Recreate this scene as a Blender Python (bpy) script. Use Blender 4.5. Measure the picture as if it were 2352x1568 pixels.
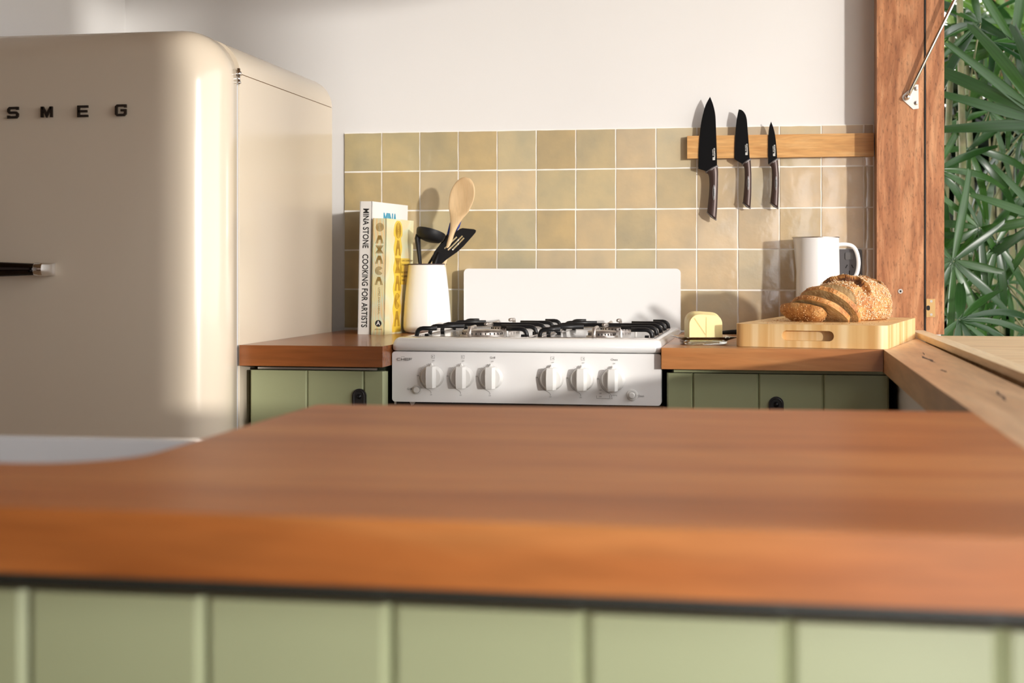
import bpy, bmesh, math, random
from mathutils import Vector, Matrix, noise
PI = math.pi
random.seed(7)
for o in list(bpy.data.objects):
    bpy.data.objects.remove(o, do_unlink=True)
SC = bpy.context.scene
COL = SC.collection
# ------------------------------------------------------------------ camera, light, exposure
cam_d = bpy.data.cameras.new('camera')
cam = bpy.data.objects.new('camera', cam_d)
COL.objects.link(cam)
cam.location = (1.0721, -3.5952, 1.0548)
cam.rotation_euler = (PI / 2, 0, 0.17481)
cam_d.sensor_width = 36
cam_d.lens = 3340 / 2352 * 36
cam_d.shift_y = -166 / 2352
cam_d.clip_start = 0.05
cam_d.clip_end = 200
cam_d.dof.use_dof = True
cam_d.dof.focus_distance = 3.15
cam_d.dof.aperture_fstop = 4.6
SC.camera = cam
SC.view_settings.view_transform = 'Standard'
SC.view_settings.look = 'None'
SC.view_settings.gamma = 1
SC.view_settings.exposure = -0.06
SC.view_settings.use_curve_mapping = False
world = bpy.data.worlds.new('sky')
SC.world = world
world.use_nodes = True
bgn = world.node_tree.nodes['Background']
bgn.inputs[0].default_value = (0.98, 0.96, 0.95, 1)
bgn.inputs[1].default_value = 4.2
sun_d = bpy.data.lights.new('sun', 'SUN')
sun_d.energy = 2.6
sun_d.color = (1.0, 0.95, 0.89)
sun_d.angle = math.radians(1.8)
sun = bpy.data.objects.new('sun', sun_d)
COL.objects.link(sun)
SUN_DIR = Vector((-0.80, 1.0, -0.11)).normalized()
sun.rotation_euler = SUN_DIR.to_track_quat('-Z', 'Y').to_euler()
sun.location = (4, -5, 3)
def fill_lamp(name, loc, rot, sx, sy, power, color):
    d = bpy.data.lights.new(name, 'AREA')
    d.shape = 'RECTANGLE'
    d.size, d.size_y = sx, sy
    d.energy = power
    d.color = color
    o = bpy.data.objects.new(name, d)
    COL.objects.link(o)
    o.location = loc
    o.rotation_euler = rot
    return o
# fill lamps added by the side door and behind the camera, both unseen
fill_lamp('door_daylight', (1.27, -3.26, 1.0), (0, PI / 2, -PI / 4), 1.3, 0.22, 8.5, (0.97, 0.97, 1.0))
fill_lamp('window_daylight', (-1.3, -5.12, 1.55), (-PI / 2, 0, PI), 2.2, 1.5, 2.2, (1.0, 0.77, 0.66))

# ------------------------------------------------------------------ helpers
def V(*a):
    return Vector(a)

def base_of(o):
    """world position of the chain an object hangs from (things are placed with translation only while building)"""
    p = Vector((0, 0, 0))
    while o is not None:
        p += Vector(o.location)
        o = o.parent
    return p

def obj(name, bm, m, parent=None, smooth=False, world_coords=True, bevel=0, seg=2, loc=None):
    if bevel:
        es = [e for e in bm.edges if len(e.link_faces) == 2 and e.calc_face_angle(0) > 0.6]
        if es:
            bmesh.ops.bevel(bm, geom=es, offset=bevel, segments=seg, affect='EDGES', profile=0.5, clamp_overlap=True)
    me = bpy.data.meshes.new(name)
    o = bpy.data.objects.new(name, me)
    off = Vector((0, 0, 0))
    if parent is not None:
        o.parent = parent
        if world_coords:
            off = base_of(parent)
    elif world_coords:
        zs = [v.co for v in bm.verts]
        if zs:
            off = Vector(((min(c.x for c in zs) + max(c.x for c in zs)) / 2, (min(c.y for c in zs) + max(c.y for c in zs)) / 2, min(c.z for c in zs)))
            o.location = off
    if world_coords:
        bmesh.ops.translate(bm, verts=bm.verts, vec=-off)
    if loc is not None:
        o.location = loc
    bmesh.ops.recalc_face_normals(bm, faces=bm.faces)
    bm.to_mesh(me)
    bm.free()
    if smooth:
        for p in me.polygons:
            p.use_smooth = True
    elif bevel:
        for p in me.polygons:
            p.use_smooth = True
        if hasattr(me, 'set_sharp_from_angle'):
            me.set_sharp_from_angle(angle=math.radians(40))
        wn = o.modifiers.new('weighted_normal', 'WEIGHTED_NORMAL')
        wn.keep_sharp = True
        wn.weight = 100
    if m is not None:
        me.materials.append(m)
    COL.objects.link(o)
    return o

def autosmooth(o, deg=35):
    me = o.data
    for p in me.polygons:
        p.use_smooth = True
    me.set_sharp_from_angle(angle=math.radians(deg))
    return o

def thing(name, label, cat, loc=(0, 0, 0), rotz=0, group=None):
    o = bpy.data.objects.new(name, None)
    COL.objects.link(o)
    o.location = loc
    o.rotation_euler = (0, 0, rotz)
    o.empty_display_size = 0.05
    o['label'] = label
    o['category'] = cat
    if group:
        o['group'] = group
    return o

def tag(o, label, cat, group=None, kind=None):
    o['label'] = label
    o['category'] = cat
    if group:
        o['group'] = group
    if kind:
        o['kind'] = kind
    return o

def struct(name, bm, m, parent=None, **k):
    o = obj(name, bm, m, parent, **k)
    if parent is None:
        o['kind'] = 'structure'
    return o

def box(bm, a, b):
    x0, y0, z0 = a
    x1, y1, z1 = b
    vs = [bm.verts.new(p) for p in [(x0, y0, z0), (x1, y0, z0), (x1, y1, z0), (x0, y1, z0), (x0, y0, z1), (x1, y0, z1), (x1, y1, z1), (x0, y1, z1)]]
    for f in [(0, 3, 2, 1), (4, 5, 6, 7), (0, 1, 5, 4), (1, 2, 6, 5), (2, 3, 7, 6), (3, 0, 4, 7)]:
        bm.faces.new([vs[i] for i in f])
    return vs

def bx(*boxes):
    bm = bmesh.new()
    for a, b in boxes:
        box(bm, a, b)
    return bm

def tube(bm, path, r, seg=10, cap=True, flat=1.0, up=None):
    """swept tube; r number or list; flat squashes the section along its second axis"""
    pts = [Vector(p) for p in path]
    n = len(pts)
    rs = r if isinstance(r, (list, tuple)) else [r] * n
    rings = []
    ref = Vector(up) if up is not None else None
    prev = None
    for i, p in enumerate(pts):
        d = (pts[min(i + 1, n - 1)] - pts[max(i - 1, 0)]).normalized()
        if prev is None:
            u = ref if ref is not None else (Vector((0, 0, 1)) if abs(d.z) < 0.9 else Vector((1, 0, 0)))
        else:
            u = prev
        s = d.cross(u)
        if s.length < 1e-6:
            s = d.cross(Vector((0.3, 0.9, 0.1)))
        s.normalize()
        u = s.cross(d).normalized()
        prev = u if ref is None else ref
        ring = [bm.verts.new(p + (s * math.cos(2 * PI * k / seg) + u * flat * math.sin(2 * PI * k / seg)) * rs[i]) for k in range(seg)]
        rings.append(ring)
    for i in range(n - 1):
        for k in range(seg):
            bm.faces.new([rings[i][k], rings[i][(k + 1) % seg], rings[i + 1][(k + 1) % seg], rings[i + 1][k]])
    if cap:
        bm.faces.new(rings[0][::-1])
        bm.faces.new(rings[-1])
    return rings

def lathe(bm, prof, c=(0, 0, 0), seg=40, close=False):
    cx, cy, cz = c
    rings = []
    for r, z in prof:
        if r < 1e-5:
            rings.append([bm.verts.new((cx, cy, cz + z))])
        else:
            rings.append([bm.verts.new((cx + r * math.cos(2 * PI * k / seg), cy + r * math.sin(2 * PI * k / seg), cz + z)) for k in range(seg)])
    for i in range(len(rings) - 1):
        A, B = rings[i], rings[i + 1]
        for k in range(seg):
            k2 = (k + 1) % seg
            if len(A) == 1 and len(B) == 1:
                continue
            if len(A) == 1:
                bm.faces.new([A[0], B[k2], B[k]])
            elif len(B) == 1:
                bm.faces.new([A[k], A[k2], B[0]])
            else:
                bm.faces.new([A[k], A[k2], B[k2], B[k]])
    return rings

def prism(bm, pts2, a0, a1, plane='XZ'):
    """extrude a 2-D outline; XZ outline goes from y=a0 to a1, XY outline z=a0..a1, YZ outline x=a0..a1"""
    def P(p, a):
        return {'XZ': (p[0], a, p[1]), 'XY': (p[0], p[1], a), 'YZ': (a, p[0], p[1])}[plane]
    A = [bm.verts.new(P(p, a0)) for p in pts2]
    B = [bm.verts.new(P(p, a1)) for p in pts2]
    n = len(pts2)
    bm.faces.new(A)
    bm.faces.new(B[::-1])
    for i in range(n):
        bm.faces.new([A[i], B[i], B[(i + 1) % n], A[(i + 1) % n]])
    return A, B

def rrect(x0, y0, x1, y1, r, n=6):
    pts = []
    for cx, cy, a0 in ((x1 - r, y1 - r, 0), (x0 + r, y1 - r, PI / 2), (x0 + r, y0 + r, PI), (x1 - r, y0 + r, 1.5 * PI)):
        for k in range(n + 1):
            a = a0 + PI / 2 * k / n
            pts.append((cx + r * math.cos(a), cy + r * math.sin(a)))
    return pts

def text_mesh(body, size, extrude=0.0, font_scale_x=1.0, align='CENTER', bold=0.0, space=1.0):
    cu = bpy.data.curves.new('lettering', 'FONT')
    cu.body = body
    cu.size = size
    cu.extrude = extrude
    cu.offset = bold
    cu.align_x = align
    cu.align_y = 'CENTER'
    cu.space_character = space
    cu.resolution_u = 4
    t = bpy.data.objects.new('lettering', cu)
    COL.objects.link(t)
    bpy.context.view_layer.update()
    dg = bpy.context.evaluated_depsgraph_get()
    me = bpy.data.meshes.new_from_object(t.evaluated_get(dg))
    bpy.data.objects.remove(t, do_unlink=True)
    bm = bmesh.new()
    bm.from_mesh(me)
    bpy.data.meshes.remove(me)
    for v in bm.verts:
        v.co.x *= font_scale_x
    return bm

def put(bm, mat):
    bmesh.ops.transform(bm, matrix=mat, verts=bm.verts)
    return bm

def frame_xz(x, y, z, rot=0.0):
    """matrix taking text (XY plane, facing +Z) to stand on the XZ plane facing -Y, turned by rot in that plane"""
    return Matrix.Translation((x, y, z)) @ Matrix.Rotation(PI / 2, 4, 'X') @ Matrix.Rotation(rot, 4, 'Z')

def merge(dst, src):
    me = bpy.data.meshes.new('tmp')
    src.to_mesh(me)
    src.free()
    dst.from_mesh(me)
    bpy.data.meshes.remove(me)
    return dst

# ------------------------------------------------------------------ materials
def mat(name, color=(0.8, 0.8, 0.8), rough=0.5, metal=0.0, spec=0.5, coat=0.0, trans=0.0, ior=1.45, sss=0.0):
    m = bpy.data.materials.new(name)
    m.use_nodes = True
    b = m.node_tree.nodes['Principled BSDF']
    b.inputs['Base Color'].default_value = (*color, 1)
    b.inputs['Roughness'].default_value = rough
    b.inputs['Metallic'].default_value = metal
    b.inputs['Specular IOR Level'].default_value = spec
    b.inputs['Coat Weight'].default_value = coat
    b.inputs['Coat Roughness'].default_value = 0.06
    b.inputs['Transmission Weight'].default_value = trans
    b.inputs['IOR'].default_value = ior
    if sss:
        b.inputs['Subsurface Weight'].default_value = sss
        b.inputs['Subsurface Scale'].default_value = 0.01
    return m

def nd(m, t, **k):
    n = m.node_tree.nodes.new(t)
    for a, v in k.items():
        setattr(n, a, v)
    return n

def ln(m, a, b):
    m.node_tree.links.new(a, b)

def ramp(m, stops):
    r = nd(m, 'ShaderNodeValToRGB')
    e = r.color_ramp.elements
    while len(e) < len(stops):
        e.new(0.5)
    for i, (p, c) in enumerate(stops):
        e[i].position = p
        e[i].color = (*c, 1)
    return r

def bsdf(m):
    return m.node_tree.nodes['Principled BSDF']

def add_bump(m, height, strength=0.3, dist=0.001):
    b = nd(m, 'ShaderNodeBump')
    b.inputs['Strength'].default_value = strength
    b.inputs['Distance'].default_value = dist
    ln(m, height, b.inputs['Height'])
    ln(m, b.outputs[0], bsdf(m).inputs['Normal'])
    return b

def mottled(name, c1, c2, scale=8, rough=0.5, bump=0.0, bscale=60, detail=4, **k):
    m = mat(name, c1, rough, **k)
    tc = nd(m, 'ShaderNodeTexCoord')
    n = nd(m, 'ShaderNodeTexNoise')
    n.inputs['Scale'].default_value = scale
    n.inputs['Detail'].default_value = detail
    ln(m, tc.outputs['Object'], n.inputs['Vector'])
    r = ramp(m, [(0.3, c1), (0.7, c2)])
    ln(m, n.outputs[0], r.inputs[0])
    ln(m, r.outputs[0], bsdf(m).inputs['Base Color'])
    if bump:
        n2 = nd(m, 'ShaderNodeTexNoise')
        n2.inputs['Scale'].default_value = bscale
        n2.inputs['Detail'].default_value = 3
        ln(m, tc.outputs['Object'], n2.inputs['Vector'])
        add_bump(m, n2.outputs[0], bump, 0.002)
    return m

def wood(name, dark, mid, light, axis='X', scale=1.0, rough=0.35, stretch=14, streak=0.5, coat=0.0, flecks=0.0, bump=0.05, contrast=1.0, spec=0.5, rings=0.0):
    m = mat(name, mid, rough, coat=coat, spec=spec)
    tc = nd(m, 'ShaderNodeTexCoord')
    mp = nd(m, 'ShaderNodeMapping')
    s = {'X': (1, stretch, stretch), 'Y': (stretch, 1, stretch), 'Z': (stretch, stretch, 1)}[axis]
    mp.inputs['Scale'].default_value = tuple(v * scale for v in s)
    ln(m, tc.outputs['Object'], mp.inputs[0])
    n1 = nd(m, 'ShaderNodeTexNoise')
    n1.inputs['Scale'].default_value = 1.6
    n1.inputs['Detail'].default_value = 6
    n1.inputs['Roughness'].default_value = 0.55
    n1.inputs['Distortion'].default_value = 0.6 + rings
    ln(m, mp.outputs[0], n1.inputs['Vector'])
    r1 = ramp(m, [(0.5 - 0.22 / contrast, dark), (0.5, mid), (0.5 + 0.22 / contrast, light)])
    ln(m, n1.outputs[0], r1.inputs[0])
    mp2 = nd(m, 'ShaderNodeMapping')
    mp2.inputs['Scale'].default_value = tuple(v * scale * 5 for v in s)
    ln(m, tc.outputs['Object'], mp2.inputs[0])
    n2 = nd(m, 'ShaderNodeTexNoise')
    n2.inputs['Scale'].default_value = 2.5
    n2.inputs['Detail'].default_value = 3
    ln(m, mp2.outputs[0], n2.inputs['Vector'])
    r2 = ramp(m, [(0.35, (1 - streak,) * 3), (0.6, (1, 1, 1))])
    ln(m, n2.outputs[0], r2.inputs[0])
    mx = nd(m, 'ShaderNodeMix', data_type='RGBA', blend_type='MULTIPLY')
    mx.inputs[0].default_value = 0.6
    ln(m, r1.outputs[0], mx.inputs[6])
    ln(m, r2.outputs[0], mx.inputs[7])
    out = mx.outputs[2]
    if flecks:
        mp3 = nd(m, 'ShaderNodeMapping')
        mp3.inputs['Scale'].default_value = tuple((v ** 0.75) * scale * 46 for v in s)
        ln(m, tc.outputs['Object'], mp3.inputs[0])
        n3 = nd(m, 'ShaderNodeTexNoise')
        n3.inputs['Scale'].default_value = 1.0
        n3.inputs['Detail'].default_value = 2
        n3.inputs['Distortion'].default_value = 0.8
        ln(m, mp3.outputs[0], n3.inputs['Vector'])
        r3 = ramp(m, [(0.34, (1 - flecks,) * 3), (0.44, (1, 1, 1))])
        ln(m, n3.outputs[0], r3.inputs[0])
        mx2 = nd(m, 'ShaderNodeMix', data_type='RGBA', blend_type='MULTIPLY')
        mx2.inputs[0].default_value = 1.0
        ln(m, out, mx2.inputs[6])
        ln(m, r3.outputs[0], mx2.inputs[7])
        out = mx2.outputs[2]
    ln(m, out, bsdf(m).inputs['Base Color'])
    if bump:
        add_bump(m, n2.outputs[0], bump, 0.001)
    return m

M = {}
M['plaster'] = mottled('white_plaster', (0.75, 0.74, 0.725), (0.77, 0.76, 0.745), 3, 0.85, 0.04, 150)
M['ceiling'] = wood('ceiling_boards', (0.42, 0.25, 0.13), (0.52, 0.33, 0.18), (0.6, 0.40, 0.23), 'Y', 0.7, 0.6)
M['floor'] = wood('floor_boards', (0.52, 0.33, 0.18), (0.64, 0.44, 0.27), (0.72, 0.54, 0.36), 'X', 0.7, 0.4)
M['grout'] = mottled('pale_grout', (0.90, 0.88, 0.83), (0.94, 0.92, 0.88), 30, 0.9)
M['grout2'] = M['grout']
# glazed hand-made tile: colour comes from each tile's own object colour
t = mat('glazed_tile', (0.5, 0.4, 0.2), 0.16, coat=0.25)
tc = nd(t, 'ShaderNodeTexCoord')
oi = nd(t, 'ShaderNodeObjectInfo')
va = nd(t, 'ShaderNodeVectorMath', operation='ADD')
mulr = nd(t, 'ShaderNodeVectorMath', operation='SCALE')
comb = nd(t, 'ShaderNodeCombineXYZ')
for k in range(3):
    ln(t, oi.outputs['Random'], comb.inputs[k])
ln(t, comb.outputs[0], mulr.inputs[0])
mulr.inputs['Scale'].default_value = 37.0
ln(t, tc.outputs['Object'], va.inputs[0])
ln(t, mulr.outputs[0], va.inputs[1])
n1 = nd(t, 'ShaderNodeTexNoise')
n1.inputs['Scale'].default_value = 14
n1.inputs['Detail'].default_value = 5
ln(t, va.outputs[0], n1.inputs['Vector'])
r1 = ramp(t, [(0.3, (0.88, 0.9, 0.94)), (0.7, (1.12, 1.07, 1.0))])
ln(t, n1.outputs[0], r1.inputs[0])
mx = nd(t, 'ShaderNodeMix', data_type='RGBA', blend_type='MULTIPLY')
mx.inputs[0].default_value = 1
ln(t, oi.outputs['Color'], mx.inputs[6])
ln(t, r1.outputs[0], mx.inputs[7])
ln(t, mx.outputs[2], bsdf(t).inputs['Base Color'])
n2 = nd(t, 'ShaderNodeTexNoise')
n2.inputs['Scale'].default_value = 26
n2.inputs['Detail'].default_value = 3
ln(t, va.outputs[0], n2.inputs['Vector'])
add_bump(t, n2.outputs[0], 0.32, 0.004)
M['tile'] = t
# timbers
M['counter_red'] = wood('dark_red_worktop', (0.20, 0.058, 0.014), (0.30, 0.098, 0.028), (0.38, 0.145, 0.046), 'X', 0.55, 0.26, 16, 0.25, coat=0.15)
M['counter_warm'] = wood('honey_worktop', (0.36, 0.125, 0.036), (0.48, 0.20, 0.066), (0.58, 0.28, 0.105), 'X', 0.7, 0.30, 12, 0.3, coat=0.1, rings=0.8)
M['island_top'] = wood('island_worktop', (0.27, 0.072, 0.014), (0.42, 0.135, 0.032), (0.54, 0.21, 0.060), 'X', 0.9, 0.42, 10, 0.25, coat=0.0, rings=0.5, spec=0.35)
M['arm_wood'] = wood('sill_slab_wood', (0.50, 0.28, 0.145), (0.62, 0.37, 0.20), (0.70, 0.46, 0.27), 'Y', 0.8, 0.38, 10, 0.25, rings=0.6)
M['post'] = wood('red_jamb_timber', (0.29, 0.108, 0.042), (0.42, 0.178, 0.076), (0.54, 0.27, 0.13), 'Z', 1.5, 0.36, 7, 0.35, flecks=0.32, rings=1.8, bump=0.12, contrast=1.5)
M['trim_wood'] = wood('pale_trim_wood', (0.68, 0.48, 0.28), (0.78, 0.60, 0.38), (0.84, 0.70, 0.50), 'Y', 1.0, 0.45, 14, 0.2)
M['shelf_wood'] = wood('outer_shelf_wood', (0.62, 0.41, 0.22), (0.74, 0.54, 0.32), (0.80, 0.62, 0.41), 'X', 1.1, 0.5, 16, 0.35)
M['rail_wood'] = wood('oak_rail', (0.50, 0.235, 0.070), (0.64, 0.35, 0.125), (0.72, 0.44, 0.19), 'X', 1.5, 0.42, 10, 0.3, rings=1.2)
M['spoon_wood'] = wood('beech_spoon', (0.62, 0.42, 0.22), (0.70, 0.50, 0.28), (0.76, 0.57, 0.34), 'Z', 2, 0.5, 10, 0.12)
M['green'] = mottled('sage_green_paint', (0.365, 0.39, 0.22), (0.385, 0.41, 0.235), 5, 0.42)
M['green_dark'] = mat('dark_green_recess', (0.06, 0.07, 0.04), 0.6)
M['black'] = mat('black_enamel', (0.008, 0.008, 0.009), 0.3, spec=0.35)
M['black_matte'] = mat('black_nylon', (0.010, 0.010, 0.011), 0.5, spec=0.3)
M['leather'] = mottled('black_leather', (0.012, 0.011, 0.012), (0.03, 0.028, 0.028), 40, 0.4, 0.2, 200)
M['white_enamel'] = mat('white_enamel', (0.82, 0.82, 0.81), 0.16, coat=0.5)
M['crock_glaze'] = mat('cream_crock_glaze', (0.84, 0.82, 0.78), 0.14, coat=0.5)
M['white_plastic'] = mat('white_plastic', (0.80, 0.79, 0.76), 0.35)
M['ceramic'] = mat('white_fireclay', (0.84, 0.86, 0.87), 0.15, coat=0.3)
M['cream'] = mat('cream_lacquer', (0.73, 0.635, 0.50), 0.22, coat=0.25)
M['handle_dark'] = mat('dark_polished_handle', (0.05, 0.045, 0.045), 0.12, metal=1.0)  # chrome with its dark reflection put into the base colour
M['chrome'] = mat('chrome', (0.72, 0.70, 0.68), 0.12, metal=1.0)
M['steel'] = mat('brushed_steel', (0.55, 0.53, 0.50), 0.32, metal=1.0)
M['worn_steel'] = mottled('heat_worn_steel', (0.28, 0.24, 0.21), (0.62, 0.57, 0.53), 60, 0.35, metal=0.8)
M['brass'] = mat('pale_brass', (0.62, 0.42, 0.20), 0.3, metal=1.0)
M['ink'] = mat('black_print', (0.015, 0.015, 0.015), 0.6)
M['ink_grey'] = mat('grey_print', (0.22, 0.21, 0.20), 0.6)
M['ink_white'] = mat('white_print', (0.8, 0.79, 0.75), 0.5)
M['paper'] = mat('book_pages', (0.75, 0.72, 0.64), 0.8)
M['cover_white'] = mat('white_book_cover', (0.82, 0.82, 0.80), 0.4)
M['blue_ink'] = mat('blue_cover_print', (0.03, 0.30, 0.46), 0.5)
M['yellow_ink'] = mat('yellow_cover_band', (0.80, 0.55, 0.06), 0.4)
M['olive_ink'] = mat('olive_cover_print', (0.30, 0.20, 0.05), 0.5)
M['grey_plate'] = mat('grey_outlet_plastic', (0.10, 0.095, 0.10), 0.4)
M['grey_switch'] = mat('grey_switch_plastic', (0.13, 0.125, 0.125), 0.35)
M['hole'] = mat('dark_slot', (0.004, 0.004, 0.004), 0.7)
M['seal'] = mat('rubber_seal', (0.10, 0.10, 0.10), 0.6)
M['seal_black'] = mat('black_groove', (0.006, 0.005, 0.005), 0.8)
M['blade'] = mat('black_blade', (0.004, 0.004, 0.0045), 0.45, spec=0.12)
M['knife_handle'] = mat('dark_brown_handle', (0.055, 0.032, 0.026), 0.32, metal=0.3)
M['knife_grey'] = mat('grey_handle_collar', (0.20, 0.19, 0.19), 0.4, metal=0.3)
M['butter'] = mat('butter', (0.86, 0.72, 0.34), 0.42, sss=0.25)
M['glass'] = mat('clear_glass', (0.93, 0.97, 0.95), 0.03, trans=1.0, ior=1.45)
M['blue_silicone'] = mat('blue_silicone', (0.03, 0.06, 0.28), 0.5)
# striped pastel cover
s = mat('pastel_striped_cover', (0.7, 0.6, 0.3), 0.38)
tc = nd(s, 'ShaderNodeTexCoord')
nw = nd(s, 'ShaderNodeTexNoise')
nw.inputs['Scale'].default_value = 9
nw.inputs['Detail'].default_value = 1
ln(s, tc.outputs['Object'], nw.inputs['Vector'])
vm = nd(s, 'ShaderNodeVectorMath', operation='SCALE')
vm.inputs['Scale'].default_value = 0.05
ln(s, nw.outputs['Color'], vm.inputs[0])
va = nd(s, 'ShaderNodeVectorMath', operation='ADD')
ln(s, tc.outputs['Object'], va.inputs[0])
ln(s, vm.outputs[0], va.inputs[1])
sx = nd(s, 'ShaderNodeSeparateXYZ')
ln(s, va.outputs[0], sx.inputs[0])
ad = nd(s, 'ShaderNodeMath', operation='ADD')
ln(s, sx.outputs[0], ad.inputs[0])
ln(s, sx.outputs[1], ad.inputs[1])
mu = nd(s, 'ShaderNodeMath', operation='MULTIPLY')
mu.inputs[1].default_value = 160
ln(s, ad.outputs[0], mu.inputs[0])
fr = nd(s, 'ShaderNodeMath', operation='FRACT')
ln(s, mu.outputs[0], fr.inputs[0])
rr = ramp(s, [(0.0, (0.78, 0.74, 0.42)), (0.25, (0.62, 0.74, 0.55)), (0.45, (0.80, 0.78, 0.50)), (0.65, (0.80, 0.52, 0.26)), (0.85, (0.80, 0.72, 0.34))])
rr.color_ramp.interpolation = 'EASE'
ln(s, fr.outputs[0], rr.inputs[0])
nb = nd(s, 'ShaderNodeTexNoise')
nb.inputs['Scale'].default_value = 14
nb.inputs['Detail'].default_value = 0
ln(s, tc.outputs['Object'], nb.inputs['Vector'])
rb = ramp(s, [(0.42, (0.80, 0.72, 0.36)), (0.52, (0.62, 0.74, 0.60)), (0.62, (0.80, 0.56, 0.30))])
ln(s, nb.outputs[0], rb.inputs[0])
mx = nd(s, 'ShaderNodeMix', data_type='RGBA')
mx.inputs[0].default_value = 0.4
ln(s, rr.outputs[0], mx.inputs[6])
ln(s, rb.outputs[0], mx.inputs[7])
ln(s, mx.outputs[2], bsdf(s).inputs['Base Color'])
M['stripes'] = s
# end-grain stripes of the chopping board
cb = mat('butcher_block', (0.66, 0.42, 0.18), 0.42)
tc = nd(cb, 'ShaderNodeTexCoord')
mp = nd(cb, 'ShaderNodeMapping')
mp.inputs['Scale'].default_value = (30, 30, 1.0)
ln(cb, tc.outputs['Object'], mp.inputs[0])
n1 = nd(cb, 'ShaderNodeTexNoise')
n1.inputs['Scale'].default_value = 1.3
n1.inputs['Detail'].default_value = 3
n1.inputs['Distortion'].default_value = 0.4
ln(cb, mp.outputs[0], n1.inputs['Vector'])
r1 = ramp(cb, [(0.32, (0.60, 0.34, 0.12)), (0.5, (0.70, 0.45, 0.19)), (0.66, (0.80, 0.60, 0.33))])
ln(cb, n1.outputs[0], r1.inputs[0])
ln(cb, r1.outputs[0], bsdf(cb).inputs['Base Color'])
M['board'] = cb

# ------------------------------------------------------------------ the room
XR, XO = 1.322, 1.475            # inner and outer face of the window wall
YJ, YN = -0.0815, -2.86          # far and near end of the window opening
HEAD = 2.02
CT = 0.9                         # worktop height
wall = struct('wall_back', bx(((-0.75, 0.0062, 0), (XO, 0.16, 2.62))), M['plaster'])
struct('wall_left', bx(((-0.74, -0.95, 0), (-0.601, 0.0062, 2.62)), ((-2.72, -0.95, 0), (-0.74, -0.81, 2.62)), ((-2.72, -5.2, 0), (-2.6, -0.95, 2.62))), M['plaster'])
struct('wall_front', bx(((-2.72, -5.32, 0), (XO, -5.2, 2.62))), mottled('brown_boarded_wall', (0.22, 0.13, 0.08), (0.28, 0.17, 0.10), 3, 0.7))
struct('wall_right', bx(((XR, YN, 0), (XO - 0.002, YJ, 0.852)), ((XR + 0.001, -0.03, 0), (XO - 0.002, 0.006, 2.62)),
                        ((XR, -5.2, HEAD + 0.06), (XO, YJ, 2.62)),
                        ((XR, -3.02, 0), (XO, YN, HEAD + 0.06)), ((XR, -5.2, 0), (XO, -3.42, HEAD + 0.06))), M['plaster'])
struct('wall_outside', bx(((XO + 0.001, -4.45, 0), (2.52, -4.30, 2.62))), M['plaster'])  # unseen wall added to keep the sun out of the side door
struct('floor', bx(((-2.72, -5.32, -0.05), (XO, 0.16, 0.0))), M['floor'])
struct('ceiling', bx(((-2.72, -5.32, 2.62), (XO + 0.6, 0.16, 2.70))), M['ceiling'])

# grout bed and the glazed tiles, each one a part of the back wall
obj('grout', bx(((0.0005, 0.0024, CT), (XR, 0.0063, 1.4037))), M['grout'], wall)
def tile_mesh(w, h, sd):
    bm = bmesh.new()
    rnd = random.Random(sd)
    n = 4
    g = 0.0017
    vs = {}
    for i in range(n + 1):
        for j in range(n + 1):
            x = g + (w - 2 * g) * i / n
            z = g + (h - 2 * g) * j / n
            e = (i in (0, n)) or (j in (0, n))
            if i in (0, n):
                x += rnd.uniform(-0.0005, 0.0005)
            if j in (0, n):
                z += rnd.uniform(-0.0005, 0.0005)
            vs[i, j] = bm.verts.new((x, (0.0008 if e else rnd.uniform(-0.0003, 0.0003)), z))
    for i in range(n):
        for j in range(n):
            bm.faces.new([vs[i, j], vs[i + 1, j], vs[i + 1, j + 1], vs[i, j + 1]])
    edge = [vs[i, 0] for i in range(n + 1)] + [vs[n, j] for j in range(1, n + 1)] + [vs[i, n] for i in range(n - 1, -1, -1)] + [vs[0, j] for j in range(n - 1, 0, -1)]
    back = [bm.verts.new((v.co.x, 0.0055, v.co.z)) for v in edge]
    for k in range(len(edge)):
        k2 = (k + 1) % len(edge)
        bm.faces.new([edge[k2], edge[k], back[k], back[k2]])
    me = bpy.data.meshes.new('tile')
    bmesh.ops.recalc_face_normals(bm, faces=bm.faces)
    bm.to_mesh(me)
    bm.free()
    for p in me.polygons:
        p.use_smooth = True
    me.set_sharp_from_angle(angle=math.radians(60))
    me.materials.append(M['tile'])
    return me
TP = 0.0998
tvar = [tile_mesh(TP, 0.1, k) for k in range(5)]
tnar = tile_mesh(XR - 13 * TP - 0.0015, 0.1, 9)
rt = random.Random(11)
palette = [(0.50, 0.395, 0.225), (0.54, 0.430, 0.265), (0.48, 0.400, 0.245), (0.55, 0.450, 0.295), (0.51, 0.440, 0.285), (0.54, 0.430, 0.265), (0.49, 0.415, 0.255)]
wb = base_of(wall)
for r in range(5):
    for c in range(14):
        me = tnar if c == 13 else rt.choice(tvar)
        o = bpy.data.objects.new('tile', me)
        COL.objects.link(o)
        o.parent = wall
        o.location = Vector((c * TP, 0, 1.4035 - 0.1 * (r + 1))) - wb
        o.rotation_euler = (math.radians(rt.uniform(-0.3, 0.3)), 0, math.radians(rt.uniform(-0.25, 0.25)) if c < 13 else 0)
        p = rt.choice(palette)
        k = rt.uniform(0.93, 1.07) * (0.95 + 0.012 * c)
        o.color = (p[0] * k, p[1] * k, p[2] * k * (0.93 + 0.015 * c), 1)

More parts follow.
